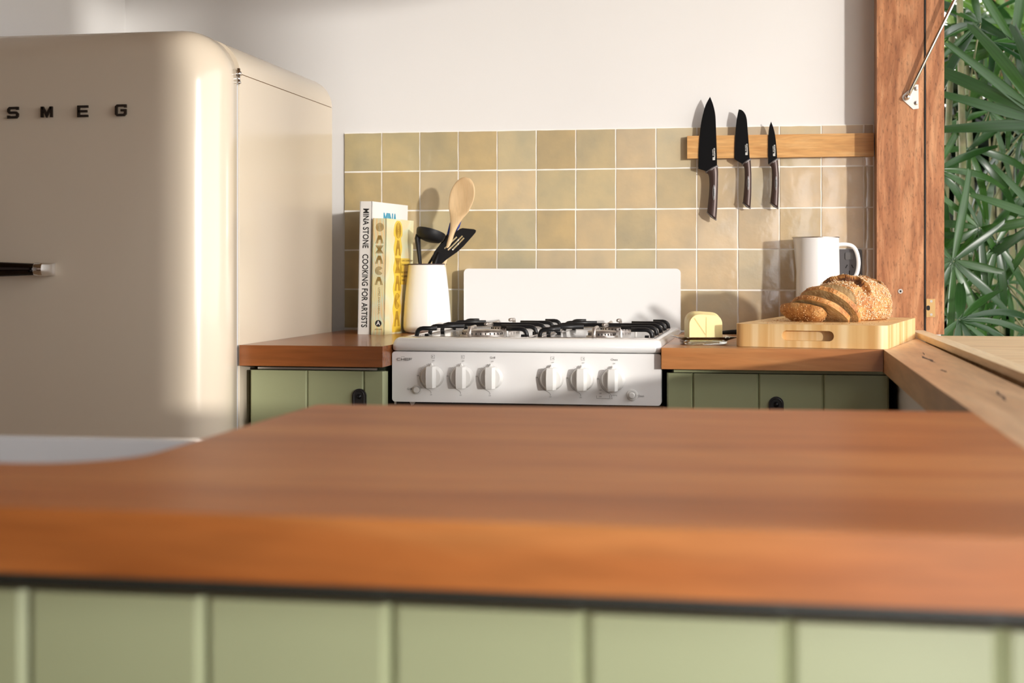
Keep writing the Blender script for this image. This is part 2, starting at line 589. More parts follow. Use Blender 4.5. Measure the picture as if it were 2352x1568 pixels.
# the servery window: timber jamb, seal, outer sash stile, head, sill trim
win = bpy.data.objects.new('window_1', None)
COL.objects.link(win)
win.location = (XR, YJ, CT)
win['kind'] = 'structure'
obj('jamb_post', bx(((XR, YJ, CT), (1.4288, 0.004, HEAD + 0.05))), M['post'], win, bevel=0.0015)
obj('groove', bx(((1.4285, YJ + 0.006, CT), (1.4314, YJ + 0.04, HEAD + 0.05))), M['seal_black'], win)
obj('rubber_seal', bx(((1.4314, YJ + 0.003, CT + 0.005), (1.4342, YJ + 0.03, HEAD + 0.05))), M['seal'], win)
obj('outer_jamb_post', bx(((1.4342, YJ + 0.0005, 0.9025), (XO, 0.004, HEAD + 0.05))), M['post'], win, bevel=0.0015)
obj('near_jamb_post', bx(((XR, YN, CT), (XO, YN + 0.03, HEAD + 0.05))), M['post'], win, bevel=0.0015)
obj('head_rail', bx(((XR - 0.004, YN, HEAD), (XO, YJ, HEAD + 0.06))), M['post'], win, bevel=0.0015)
bm = bmesh.new()
tube(bm, [(1.3758, YJ + 0.002, 1.0031), (1.3758, YJ - 0.0015, 1.0031)], 0.0055, 20)
obj('screw_cap', bm, M['steel'], win)
bm = bmesh.new()
tube(bm, [(1.3758, YJ - 0.0012, 1.0031), (1.3758, YJ - 0.0018, 1.0031)], 0.0024, 12)
obj('screw_hole', bm, M['hole'], win)
sp = obj('strike_plate', bx(((1.4345, YJ - 0.0012, 0.943), (1.4545, YJ + 0.001, 0.9855))), M['brass'], win, bevel=0.0006)
bm = bmesh.new()
prism(bm, rrect(1.4348, 0.9585, 1.4425, 0.970, 0.0035), YJ - 0.0016, YJ - 0.0011)
obj('latch_hole', bm, M['hole'], sp)
for z in (0.949, 0.980):
    bm = bmesh.new()
    tube(bm, [(1.4455, YJ - 0.001, z), (1.4455, YJ - 0.0022, z)], 0.0031, 16)
    sc = obj('screw', bm, M['steel'], sp)
# sill
bm = bmesh.new()
prism(bm, [(1.398, -0.085), (1.4155, -1.55), (1.4290, YN + 0.03), (1.4590, YN + 0.03), (1.4455, -1.55), (1.428, -0.085)], CT, 0.9125, 'XY')
tr1 = struct('trim_1', bm, M['trim_wood'], bevel=0.0012)
# the pale outer shelf (a folding servery ledge)
sh = obj('servery_shelf', bx(((1.4320, YN + 0.03, 0.860), (2.35, -0.088, 0.9))), M['shelf_wood'], bevel=0.002)
tag(sh, 'pale timber servery shelf running outside the window below the palms', 'shelf')
for y in (-0.4, -1.4, -2.4):
    bm = bmesh.new()
    prism(bm, [(XO, 0.60), (XO + 0.04, 0.60), (2.1, 0.82), (2.1, 0.86), (XO, 0.86)], y - 0.02, y + 0.02)
    obj('bracket', bm, M['shelf_wood'], sh)

# gas strut that holds the awning sash open
st = thing('window_stay', 'steel window stay rod with white triangular bracket screwed to the timber jamb', 'window stay', (1.39, YJ, 1.4586))
bm = bmesh.new()
prism(bm, [(1.3795, 1.4575), (1.3815, 1.4625), (1.4045, 1.4820), (1.4085, 1.4865), (1.4165, 1.4860), (1.4170, 1.4300), (1.4045, 1.4285), (1.3810, 1.4510)], YJ - 0.0025, YJ)
obj('bracket', bm, mat('white_bracket', (0.72, 0.70, 0.66), 0.35, metal=0.3), st, bevel=0.0006)
for z in (1.4765, 1.4430):
    bm = bmesh.new()
    lathe(bm, [(0.0001, 0.0018), (0.003, 0.0016), (0.0045, 0.0006), (0.005, 0)], seg=16)
    put(bm, Matrix.Translation((1.4105, YJ - 0.0025, z)) @ Matrix.Rotation(PI / 2, 4, 'X'))
    sc = obj('screw', bm, M['steel'], st, smooth=True)
    bm = bx(((1.4105 - 0.0028, YJ - 0.0046, z - 0.0004), (1.4105 + 0.0028, YJ - 0.0040, z + 0.0004)), ((1.4105 - 0.0004, YJ - 0.0046, z - 0.0028), (1.4105 + 0.0004, YJ - 0.0040, z + 0.0028)))
    obj('screw_slot', bm, M['hole'], sc)
bm = bmesh.new()
lathe(bm, [(0.0001, 0.016), (0.004, 0.0155), (0.0062, 0.012), (0.0068, 0.007), (0.0055, 0.003), (0.0065, 0.0)], seg=20)
put(bm, Matrix.Translation((1.3905, YJ - 0.002, 1.4560)) @ Matrix.Rotation(PI / 2, 4, 'X'))
obj('ball_joint', bm, M['chrome'], st, smooth=True)
bm = bmesh.new()
p0, p1 = V(1.3905, YJ - 0.012, 1.4560), V(1.638, YJ - 0.075, 1.98)
tube(bm, [p0, p0.lerp(p1, 0.03), p0.lerp(p1, 0.05), p1], [0.0045, 0.0045, 0.0042, 0.0042], 16)
obj('rod', bm, M['chrome'], st, smooth=True)

# the raised awning sash (above the frame)
sash = thing('awning_sash', 'timber awning sash propped open above the servery opening, out of sight', 'window sash', (XO, (YJ + YN) / 2, 2.06))
def sash_member(name, x0, x1, y0, y1, m, th=0.02):
    bm = bmesh.new()
    k = 0.02
    def zz(x):
        return 2.06 + (x - XO) * k
    vs = [bm.verts.new(p) for p in [(x0, y0, zz(x0) - th), (x1, y0, zz(x1) - th), (x1, y1, zz(x1) - th), (x0, y1, zz(x0) - th), (x0, y0, zz(x0) + th), (x1, y0, zz(x1) + th), (x1, y1, zz(x1) + th), (x0, y1, zz(x0) + th)]]
    for f in [(0, 3, 2, 1), (4, 5, 6, 7), (0, 1, 5, 4), (1, 2, 6, 5), (2, 3, 7, 6), (3, 0, 4, 7)]:
        bm.faces.new([vs[i] for i in f])
    obj(name, bm, m, sash)
sash_member('stile', XO + 0.01, 2.36, YJ - 0.06, YJ + 0.0, M['post'])
sash_member('stile', XO + 0.01, 2.36, YN, YN + 0.06, M['post'])
sash_member('rail', XO + 0.01, XO + 0.07, YN + 0.06, YJ - 0.06, M['post'])
sash_member('rail', 2.30, 2.36, YN + 0.06, YJ - 0.06, M['post'])

# ------------------------------------------------------------------ worktops
wl = obj('worktop', bx(((0.0075, -0.768, 0.858), (0.309, 0.0, CT))), M['counter_red'], bevel=0.0012)
tag(wl, 'glossy dark red timber worktop between the fridge and the cooker', 'worktop')
wr = obj('worktop', bx(((0.8635, -0.72, 0.858), (1.2885, 0.0, CT))), M['counter_warm'], bevel=0.0012)
tag(wr, 'honey coloured timber worktop right of the cooker under the chopping board', 'worktop')
bm = bx(((1.2895, -2.70, 0.856), (1.3975, -0.0005 + YJ, CT)))
arm = obj('worktop', bm, M['arm_wood'], bevel=0.0012)
tag(arm, 'narrow knotty timber slab running along the window toward the camera', 'worktop')
# natural cracks and knots in the slab
def knot(x, y, l, w, rot, sd):
    bm = bmesh.new()
    rnd = random.Random(sd)
    n = 9
    up = [(l * (k / n - 0.5), w * math.sin(PI * k / n) * rnd.uniform(0.5, 1.0) + 0.3 * w * math.sin(k * 1.3)) for k in range(n + 1)]
    dn = [(l * (k / n - 0.5), -w * math.sin(PI * k / n) * rnd.uniform(0.4, 0.9) + 0.3 * w * math.sin(k * 1.3)) for k in range(n - 1, 0, -1)]
    pts = [(x + a * math.cos(rot) - b * math.sin(rot), y + a * math.sin(rot) + b * math.cos(rot)) for a, b in up + dn]
    prism(bm, pts, CT - 0.0005, CT + 0.00025, 'XY')
    return bm
mk = mottled('dark_knot', (0.02, 0.008, 0.004), (0.16, 0.09, 0.06), 90, 0.8)
for a in [(1.342, -1.005, 0.19, 0.0050, 1.60, 1), (1.352, -0.835, 0.10, 0.0012, 1.50, 2), (1.3345, -1.30, 0.06, 0.0038, 1.62, 3), (1.352, -1.74, 0.16, 0.0032, 1.50, 4)]:
    obj('knot', knot(*a), mk, arm)
bm = bmesh.new()
tube(bm, [(1.2890, -1.78, 0.880), (1.2897, -1.78, 0.880)], 0.004, 12, flat=0.7)
obj('knot', bm, mk, arm)

# island with a rounded inner corner round the sink
pts = [(1.2893, -2.72), (1.2893, -1.952), (0.575, -1.992)]
for k in range(1, 6):
    a = PI / 2 + PI / 2 * k / 6
    pts.append((0.575 + 0.012 * math.cos(a), -2.004 + 0.012 * math.sin(a)))
R = 0.085
for k in range(11):
    a = 0 - PI / 2 * k / 10
    pts.append((0.563 - R + R * math.cos(a), -2.435 + R * math.sin(a)))
pts += [(-0.62, -2.528), (-0.62, -2.72)]
bm = bmesh.new()
prism(bm, pts, 0.8575, CT, 'XY')
isl = obj('island_worktop', bm, M['island_top'], bevel=0.002)
tag(isl, 'wide blurred red-brown timber island worktop filling the foreground', 'worktop')

# white fireclay sink let in beside the island
bm = bmesh.new()
def ringbox(x0, x1, y0, y1, z, r):
    return [bm.verts.new((px, py, z)) for px, py in rrect(x0, y0, x1, y1, r, 5)]
loops = [ringbox(-0.22, 0.62, -2.60, -1.985, 0.60, 0.03), ringbox(-0.22, 0.62, -2.60, -1.985, 0.853, 0.03), ringbox(-0.218, 0.618, -2.598, -1.987, 0.857, 0.03),
         ringbox(-0.198, 0.598, -2.578, -2.008, 0.857, 0.03), ringbox(-0.196, 0.596, -2.576, -2.010, 0.853, 0.03), ringbox(-0.19, 0.59, -2.57, -2.016, 0.64, 0.03)]
for a, b in zip(loops, loops[1:]):
    for k in range(len(a)):
        k2 = (k + 1) % len(a)
        bm.faces.new([a[k], a[k2], b[k2], b[k]])
bm.faces.new(loops[0])
bm.faces.new(loops[-1])
sk = obj('sink', bm, M['ceramic'])
autosmooth(sk, 30)
tag(sk, 'white butler sink at the left, tucked under the island worktop', 'sink')

# ------------------------------------------------------------------ cabinets in tongue-and-groove boards
def boards(parent, xs, y, z0, z1, m=None, bev=0.0035, th=0.018):
    for a, b in zip(xs, xs[1:]):
        bm = bmesh.new()
        e = bev
        out = [(a + 0.0004, y + th), (a + 0.0004, y + e), (a + e, y), (b - e, y), (b - 0.0004, y + e), (b - 0.0004, y + th)]
        prism(bm, out, z0, z1, 'XY')
        obj('board', bm, m or M['green'], parent)

def pull(parent, x, y, z):
    """leather loop pull, an arch with a rivet"""
    bm = bmesh.new()
    pts = []
    for k in range(13):
        a = PI * k / 12
        pts.append((x + 0.0145 * math.cos(a), z - 0.0145 + 0.0145 * math.sin(a)))
    pts += [(x - 0.0145, z - 0.075), (x + 0.0145, z - 0.075)]
    prism(bm, pts, y - 0.006, y)
    h = obj('pull_handle', bm, M['leather'], parent, bevel=0.0015)
    bm = bmesh.new()
    path = [(x + 0.0108, y - 0.0066, z - 0.07)] + [(x + 0.0108 * math.cos(PI * k / 10), y - 0.0066, z - 0.0145 + 0.0108 * math.sin(PI * k / 10)) for k in range(11)] + [(x - 0.0108, y - 0.0066, z - 0.07)]
    tube(bm, path, 0.0012, 6)
    obj('stitching', bm, M['leather'], h)
    bm = bmesh.new()
    lathe(bm, [(0.0001, 0.004), (0.003, 0.0035), (0.0052, 0.001), (0.0055, 0)], seg=18)
    put(bm, Matrix.Translation((x, y - 0.006, z - 0.016)) @ Matrix.Rotation(PI / 2, 4, 'X'))
    obj('rivet', bm, M['black'], h, smooth=True)

cl = thing('base_cabinet', 'sage green board-fronted cabinet between fridge and cooker with black pull', 'cabinet', (0.16, -0.4, 0))
obj('carcass', bx(((0.030, -0.70, 0.08), (0.2955, -0.02, 0.8575))), M['green_dark'], cl)
dl = obj('door', bx(((0.021, -0.722, 0.1), (0.303, -0.703, 0.846))), M['green'], cl)
boards(dl, [0.0198, 0.1422, 0.2618, 0.3045], -0.740, 0.1, 0.8475)
pull(dl, 0.2539, -0.740, 0.8125)
obj('finger_rail', bx(((0.035, -0.735, 0.8495), (0.288, -0.728, 0.8535))), M['steel'], cl)
obj('plinth', bx(((0.030, -0.66, 0), (0.2955, -0.64, 0.08))), M['green'], cl)

cr = thing('base_cabinet', 'sage green board-fronted cabinet under the honey worktop right of cooker', 'cabinet', (1.08, -0.4, 0))
obj('carcass', bx(((0.880, -0.66, 0.08), (1.30, -0.02, 0.8575))), M['green_dark'], cr)
dr = obj('door', bx(((0.872, -0.662, 0.1), (1.3015, -0.643, 0.8455))), M['green'], cr)
boards(dr, [0.8710, 0.9228, 1.0520, 1.1774, 1.303], -0.680, 0.1, 0.8475)
pull(dr, 1.0866, -0.680, 0.804)
obj('finger_rail', bx(((0.885, -0.676, 0.849), (1.30, -0.666, 0.857))), M['green'], cr)
obj('plinth', bx(((0.880, -0.62, 0), (1.30, -0.60, 0.08))), M['green'], cr)

ci = thing('island_cabinet', 'long sage green board panelling under the front of the island worktop', 'cabinet', (0.4, -2.3, 0))
obj('carcass', bx(((0.63, -2.655, 0.05), (1.28, -2.02, 0.8565)), ((-0.60, -2.655, 0.05), (0.63, -2.62, 0.8565))), M['green_dark'], ci)
xs = [0.5830 + 0.1252 * k for k in range(-9, 6)] + [1.289]
xs = [v for v in xs if v < 1.25] + [1.289]
boards(ci, xs, -2.695, 0.08, 0.8400, bev=0.006)
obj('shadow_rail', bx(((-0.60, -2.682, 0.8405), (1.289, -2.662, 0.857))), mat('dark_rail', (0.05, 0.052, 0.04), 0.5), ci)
# ------------------------------------------------------------------ fridge
fr = thing('fridge', 'large cream retro fridge with rounded door and chrome letters by the left wall', 'fridge', (-0.295, -0.45, 0))
FX0, FX1, FT = -0.596, 0.0035, 1.531
def rounded_shell(bm, x0, x1, y0, y1, z0, zt, r, ry):
    """box whose left-right top edges are rounded by r (seen from the front)"""
    pts = [(x0, z0), (x1, z0)]
    for k in range(13):
        a = PI / 2 * k / 12
        pts.append((x1 - r + r * math.cos(a), zt - r + r * math.sin(a)))
    for k in range(13):
        a = PI / 2 + PI / 2 * k / 12
        pts.append((x0 + r + r * math.cos(a), zt - r + r * math.sin(a)))
    return prism(bm, pts, y0, y1)
# body below and above the fine seam
bm = bx(((FX0, -0.755, 0.03), (FX1, -0.115, 1.4545)))
obj('body', bm, M['cream'], fr, bevel=0.003)
bm = bmesh.new()
prof = []
rr_ = 0.075
pts = [(FX0, 1.4562), (FX1, 1.4562)]
for k in range(11):
    a = PI / 2 * k / 10
    pts.append((FX1 - 0.075 + 0.075 * math.cos(a), 1.4562 + 0.072 * math.sin(a)))
for k in range(11):
    a = PI / 2 + PI / 2 * k / 10
    pts.append((FX0 + 0.075 + 0.075 * math.cos(a), 1.4562 + 0.072 * math.sin(a)))
A, B = prism(bm, pts, -0.755, -0.115)
tp = obj('top_cover', bm, M['cream'], fr, bevel=0.012, seg=4)
bm = bx(((FX0 + 0.01, -0.750, 1.4540), (FX1 - 0.0012, -0.12, 1.4566)))
obj('seam', bm, mat('brown_seam', (0.18, 0.10, 0.04), 0.6), fr)
bm = bx(((FX0 + 0.008, -0.771, 0.06), (FX1 - 0.004, -0.756, 1.45)))
obj('gasket', bm, mat('grey_gasket', (0.60, 0.64, 0.70), 0.45), fr)
# door: rounded slab, heavily rolled edges
bm = bmesh.new()
DX0, DX1, DY1, DY0 = -0.600, 0.0060, -0.772, -0.902
def door_section(inset, y):
    r = 0.095
    x0, x1, z0, zt = DX0 + inset, DX1 - inset, 0.075 + inset, 1.535 - inset
    r = max(0.012, r - inset * 0.6)
    P = [(x, y, z) for x, z in rrect(x0, z0, x1, zt, r, 8)]
    return [bm.verts.new(p) for p in P]
secs = [(0.004, DY1), (0.0, DY1 - 0.006), (0.0, DY1 - 0.045)]
for k in range(1, 10):
    a = PI / 2 * k / 9
    secs.append((0.075 * (1 - math.cos(a)), DY1 - 0.045 - 0.080 * math.sin(a)))
loops = [door_section(i, y) for i, y in secs]
for a, b in zip(loops, loops[1:]):
    for k in range(len(a)):
        k2 = (k + 1) % len(a)
        bm.faces.new([a[k], a[k2], b[k2], b[k]])
bm.faces.new(loops[0])
# slightly domed front
L = loops[-1]
cx_, cz_ = (DX0 + DX1) / 2, 0.8
prev = L
for k in range(1, 5):
    f = 1 - k / 5
    nl = [bm.verts.new((cx_ + (v.co.x - cx_) * f, DY0 + 0.005 - 0.008 * (1 - f * f), cz_ + (v.co.z - cz_) * f)) for v in L]
    for q in range(len(L)):
        q2 = (q + 1) % len(L)
        bm.faces.new([prev[q], prev[q2], nl[q2], nl[q]])
    prev = nl
bm.faces.new(prev)
door = obj('door', bm, M['cream'], fr, smooth=True)
YD = -0.9035
# chrome letters drawn as squared strokes
def strokes(polys, x, z, w, h, y, depth):
    bm = bmesh.new()
    for pl in polys:
        prism(bm, [(x + px * w, z + pz * h) for px, pz in pl], y - depth, y)
    return bm
def seg_letter(paths, x, z, w, h, t, y, depth):
    """letter from poly-line strokes of width t, mitred with square blocks"""
    bm = bmesh.new()
    for path in paths:
        P = [Vector((x + a * w, z + b * h)) for a, b in path]
        n = len(P)
        Lf, Rt = [], []
        for i in range(n):
            d0 = (P[i] - P[i - 1]).normalized() if i else (P[1] - P[0]).normalized()
            d1 = (P[i + 1] - P[i]).normalized() if i < n - 1 else d0
            nrm = Vector((-(d0 + d1).y, (d0 + d1).x)).normalized()
            c = max(0.5, nrm.dot(Vector((-d0.y, d0.x))))
            Lf.append(P[i] + nrm * t / 2 / c)
            Rt.append(P[i] - nrm * t / 2 / c)
        for i in range(n - 1):
            prism(bm, [tuple(Lf[i]), tuple(Lf[i + 1]), tuple(Rt[i + 1]), tuple(Rt[i])], y - depth, y)
    bmesh.ops.remove_doubles(bm, verts=bm.verts, dist=1e-5)
    return bm
c_ = 0.14
S_ = [[(1, 0.80), (1, 1), (c_, 1), (0, 1 - c_), (0, 0.5 + c_), (c_, 0.5), (1 - c_, 0.5), (1, 0.5 - c_), (1, c_), (1 - c_, 0), (0, 0), (0, 0.2)]]
M_ = [[(0, -0.1), (0, 1.06)], [(0.06, 1.0), (0.5, 0.1), (0.94, 1.0)], [(1, 1.06), (1, -0.1)]]
E_ = [[(1.05, 1), (0, 1), (0, 0), (1.05, 0)], [(0, 0.5), (0.95, 0.5)]]
G_ = [[(1, 0.78), (1, 1), (c_, 1), (0, 1 - c_), (0, c_), (c_, 0), (1 - c_, 0), (1, c_), (1, 0.5), (0.5, 0.5)]]
em = mat('dark_chrome', (0.07, 0.062, 0.055), 0.2, metal=1.0)
for nm, P, cxl in (('S', S_, -0.4150), ('M', M_, -0.3430), ('E', E_, -0.2650), ('G', G_, -0.1855)):
    o = obj('letter', seg_letter(P, cxl - 0.0095, 1.3580, 0.019 if nm != 'M' else 0.020, 0.0185, 0.0048, YD - 0.0012, 0.0045), em, door)
    o.location.z += {'S': 0.0, 'M': 0.0006, 'E': 0.0, 'G': 0.0004}[nm]
# chrome handle: a tapering blade that returns into the door
bm = bmesh.new()
secs = [(-0.560, 0.0200, 0.052), (-0.46, 0.0175, 0.049), (-0.405, 0.0150, 0.045), (-0.360, 0.0130, 0.039), (-0.345, 0.0120, 0.037)]
R0 = []
for x, hz, out in secs:
    ring = []
    for k in range(16):
        a = 2 * PI * k / 16
        ring.append(bm.verts.new((x + (0.006 * math.cos(a) if out < 0.03 else 0), YD - 0.001 - out + 0.007 * math.cos(a), 1.0545 + hz * math.sin(a) * (0.92 if abs(math.sin(a)) > 0.7 else 1))))
    R0.append(ring)
for a, b in zip(R0, R0[1:]):
    for k in range(16):
        bm.faces.new([a[k], a[(k + 1) % 16], b[(k + 1) % 16], b[k]])
bm.faces.new(R0[0])
bm.faces.new(R0[-1])
obj('door_handle', bm, M['handle_dark'], door, smooth=True)
bm = bmesh.new()
prof_ = [(-0.3500, 0.0125, 0.0370), (-0.3475, 0.0135, 0.0375), (-0.3330, 0.0130, 0.0360), (-0.3270, 0.0125, 0.0200), (-0.3255, 0.0122, 0.0)]
R1 = []
for x, hz, out in prof_:
    R1.append([bm.verts.new((x, YD - 0.001 - out + 0.009 * math.cos(2 * PI * k / 16), 1.0545 + hz * math.sin(2 * PI * k / 16))) for k in range(16)])
for a, b in zip(R1, R1[1:]):
    for k in range(16):
        bm.faces.new([a[k], a[(k + 1) % 16], b[(k + 1) % 16], b[k]])
bm.faces.new(R1[0])
bm.faces.new(R1[-1])
autosmooth(obj('handle_end', bm, M['chrome'], door), 40)
# hinge at the top right corner
hg = obj('hinge', bx(((-0.012, -0.792, 1.448), (0.004, -0.758, 1.4535))), M['chrome'], fr, bevel=0.001)
bm = bmesh.new()
lathe(bm, [(0.0001, 0.016), (0.0035, 0.016), (0.004, 0.010), (0.0065, 0.009), (0.0065, 0.001), (0.004, 0.0), (0.004, -0.010), (0.0055, -0.011), (0.0055, -0.015), (0.0001, -0.016)], (0.0045, -0.7655, 1.4490), 18)
obj('hinge_pin', bm, M['chrome'], hg, smooth=True)

# ------------------------------------------------------------------ cooker
CK = thing('gas_cooker', 'white upright gas cooker with six knobs and a tall plain splashback', 'cooker', (0.586, -0.37, 0))
CX0, CX1 = 0.3110, 0.8612
HZ = 0.913
bm = bx(((CX0 + 0.004, -0.672, 0.06), (CX1 - 0.004, -0.06, 0.905)))
obj('body', bm, M['white_enamel'], CK, bevel=0.003)
# hob: sunken well, side rails and a rolled front edge with rounded corners
hob = obj('hob', bx(((CX0 + 0.02, -0.664, 0.8875), (CX1 - 0.02, -0.058, 0.9115))), M['white_enamel'], CK)
for x0, x1, s in ((CX0, CX0 + 0.0262, 1), (CX1 - 0.0262, CX1, -1)):
    bm = bmesh.new()
    out = [(x0, 0.8875), (x0, 0.904), (x0 + 0.003, 0.910), (x0 + 0.009, 0.9142), (x0 + 0.018, 0.9150), (x1, 0.9150), (x1, 0.8875)] if s > 0 else [(x1, 0.8875), (x1, 0.904), (x1 - 0.003, 0.910), (x1 - 0.009, 0.9142), (x1 - 0.018, 0.9150), (x0, 0.9150), (x0, 0.8875)]
    prism(bm, out, -0.6635, -0.055, 'XZ')
    autosmooth(obj('hob_side', bm, M['white_enamel'], CK), 50)
obj('hob_back', bx(((CX0 + 0.0262, -0.085, 0.9116), (CX1 - 0.0262, -0.055, 0.9150))), M['white_enamel'], CK)
bm = bmesh.new()
fp = [(-0.663, 0.8875), (-0.698, 0.8875), (-0.7045, 0.891), (-0.7068, 0.897), (-0.7055, 0.9035), (-0.7010, 0.9090), (-0.6940, 0.9130), (-0.6860, 0.9150), (-0.663, 0.9150)]
rings = []
for x, dy, dz in [(CX0, 0.013, 0.011), (CX0 + 0.0008, 0.0095, 0.0075), (CX0 + 0.003, 0.005, 0.0045), (CX0 + 0.0065, 0.002, 0.002), (CX0 + 0.012, 0.0, 0.0), (CX1 - 0.012, 0.0, 0.0), (CX1 - 0.0065, 0.002, 0.002), (CX1 - 0.003, 0.005, 0.0045), (CX1 - 0.0008, 0.0095, 0.0075), (CX1, 0.013, 0.011)]:
    rings.append([bm.verts.new((x, y + (dy if y < -0.67 else 0), z - (dz * max(0, (z - 0.8875)) / 0.0275))) for y, z in fp])
for a, b in zip(rings, rings[1:]):
    for k in range(len(fp)):
        bm.faces.new([a[k], a[(k + 1) % len(fp)], b[(k + 1) % len(fp)], b[k]])
bm.faces.new(rings[0])
bm.faces.new(rings[-1])
autosmooth(obj('hob_front', bm, M['white_enamel'], CK), 50)
# fascia with rounded corners
bm = bmesh.new()
prism(bm, rrect(CX0, 0.7835, CX1, 0.8862, 0.006, 5), -0.700, -0.676)
fa = obj('fascia', bm, mat('white_fascia', (0.90, 0.89, 0.875), 0.35), CK, bevel=0.0018, seg=3)
# dark grill opening and door below
obj('grill_recess', bx(((CX0 + 0.006, -0.692, 0.765), (CX1 - 0.003, -0.60, 0.7832))), M['hole'], CK)
obj('oven_door', bx(((CX0 + 0.003, -0.702, 0.16), (CX1 - 0.003, -0.673, 0.764))), M['white_enamel'], CK, bevel=0.004)
bm = bmesh.new()
prism(bm, [(0.3465, 0.7832), (0.3590, 0.7832), (0.3545, 0.7765), (0.3505, 0.7755)], -0.696, -0.690)
obj('grill_catch', bm, M['worn_steel'], CK)
bm = bmesh.new()
prism(bm, [(0.3145, 0.7832), (0.3185, 0.7832), (0.3185, 0.7775), (0.3145, 0.7775)], -0.696, -0.690)
obj('grill_catch', bm, M['worn_steel'], CK)
# splashback
bm = bmesh.new()
prism(bm, rrect(0.3245, 0.86, 0.8612, 1.0562, 0.011, 6), -0.052, -0.030)
obj('splashback', bm, M['white_enamel'], CK, bevel=0.003, seg=3)
# knobs
def knob_grip_bm():
    bm = bmesh.new()
    lathe(bm, [(0.0001, 0.0), (0.0238, 0.0), (0.0238, 0.003), (0.0232, 0.009), (0.0215, 0.0135), (0.0195, 0.0150), (0.0001, 0.0152)], seg=40)
    return bm
knob_mesh = None
for kx, kz in ((0.3966, 0.8357), (0.4585, 0.8357), (0.5191, 0.8355), (0.6429, 0.8350), (0.7044, 0.8347), (0.7665, 0.8340)):
    if knob_mesh is None:
        bm = knob_grip_bm()
        put(bm, Matrix.Rotation(PI / 2, 4, 'X'))
        k = obj('knob', bm, M['white_plastic'], CK, world_coords=False, loc=V(kx, -0.7015, kz) - base_of(CK))
        autosmooth(k, 32)
        knob_mesh = k.data
        bm = bmesh.new()
        # upright bar grip with chamfers and arched ends
        N_ = 10
        secs = []
        for i in range(N_ + 1):
            z = -0.0215 + 0.043 * i / N_
            f = math.sqrt(max(0.0, 1 - (z / 0.0245) ** 2))
            dep = -(0.0150 + 0.0145 * (0.55 + 0.45 * f))
            wd = 0.0078 * (0.8 + 0.2 * f)
            secs.append([bm.verts.new(p) for p in [(-wd - 0.004, -0.014, z), (-wd, dep, z), (wd * 0.75, dep, z), (wd + 0.003, -0.014, z)]])
        for a_, b_ in zip(secs, secs[1:]):
            for q in range(4):
                bm.faces.new([a_[q], a_[(q + 1) % 4], b_[(q + 1) % 4], b_[q]])
        bm.faces.new(secs[0])
        bm.faces.new(secs[-1])
        g = obj('grip', bm, M['white_plastic'], k, world_coords=False, bevel=0.0012)
        bm = bmesh.new()
        prism(bm, [(-0.0035, 0.0215), (0.0035, 0.0215), (0.0, 0.0275)], -0.012, -0.001)
        pn = obj('pointer', bm, M['white_plastic'], k, world_coords=False, bevel=0.0006)
        k0 = k
    else:
        k = k0.copy()
        COL.objects.link(k)
        k.location = V(kx, -0.7015, kz) - base_of(CK)
        for ch in (g, pn):
            c = ch.copy()
            COL.objects.link(c)
            c.parent = k
# push buttons
for kx, kz, r, ringr in ((0.3635, 0.8085, 0.0068, 0.0100), (0.8040, 0.8040, 0.0066, 0.0112)):
    bm = bmesh.new()
    lathe(bm, [(0.0001, 0.0), (ringr, 0.0), (ringr, 0.002), (ringr - 0.001, 0.0028), (r + 0.0008, 0.0028), (r + 0.0008, 0.001), (0.0001, 0.001)], seg=28)
    put(bm, Matrix.Translation((kx, -0.7002, kz)) @ Matrix.Rotation(PI / 2, 4, 'X'))
    ring = obj('button_ring', bm, M['white_plastic'], CK)
    autosmooth(ring)
    bm = bmesh.new()
    lathe(bm, [(0.0001, 0.0105), (r - 0.002, 0.0105), (r, 0.0088), (r, 0.0)], seg=28)
    put(bm, Matrix.Translation((kx, -0.7002, kz)) @ Matrix.Rotation(PI / 2, 4, 'X'))
    autosmooth(obj('button', bm, M['white_plastic'], ring))
# printing on the fascia
YP = -0.7012
def print_text(body, x, z, size, parent, m, y=YP, sx=1.0, rot=0.0, bold=0.0, name='lettering', align='CENTER', space=1.0):
    bm = text_mesh(body, size, 0.0001, sx, align, bold, space)
    put(bm, frame_xz(x, y, z, rot))
    return obj(name, bm, m, parent)
C_ = [[(1, 1), (c_, 1), (0, 1 - c_), (0, c_), (c_, 0), (1, 0)]]
H_ = [[(0, 1.1), (0, -0.1)], [(1, 1.1), (1, -0.1)], [(0, 0.5), (1, 0.5)]]
F_ = [[(1.05, 1), (0, 1), (0, -0.1)], [(0, 0.5), (0.9, 0.5)]]
bm = bmesh.new()
for P, x0 in ((C_, 0.3222), (H_, 0.3305), (E_, 0.3390), (F_, 0.3470)):
    merge(bm, seg_letter(P, x0, 0.8683, 0.0062, 0.0044, 0.0011, YP, 0.0003))
merge(bm, seg_letter([[(0, 0), (0.1, 0.8), (0.35, 0.7), (0.5, 1.0), (0.65, 0.7), (0.9, 0.8), (1, 0)]], 0.3308, 0.8745, 0.0066, 0.0017, 0.0004, YP, 0.0003))
obj('logo', bm, M['ink_grey'], CK)
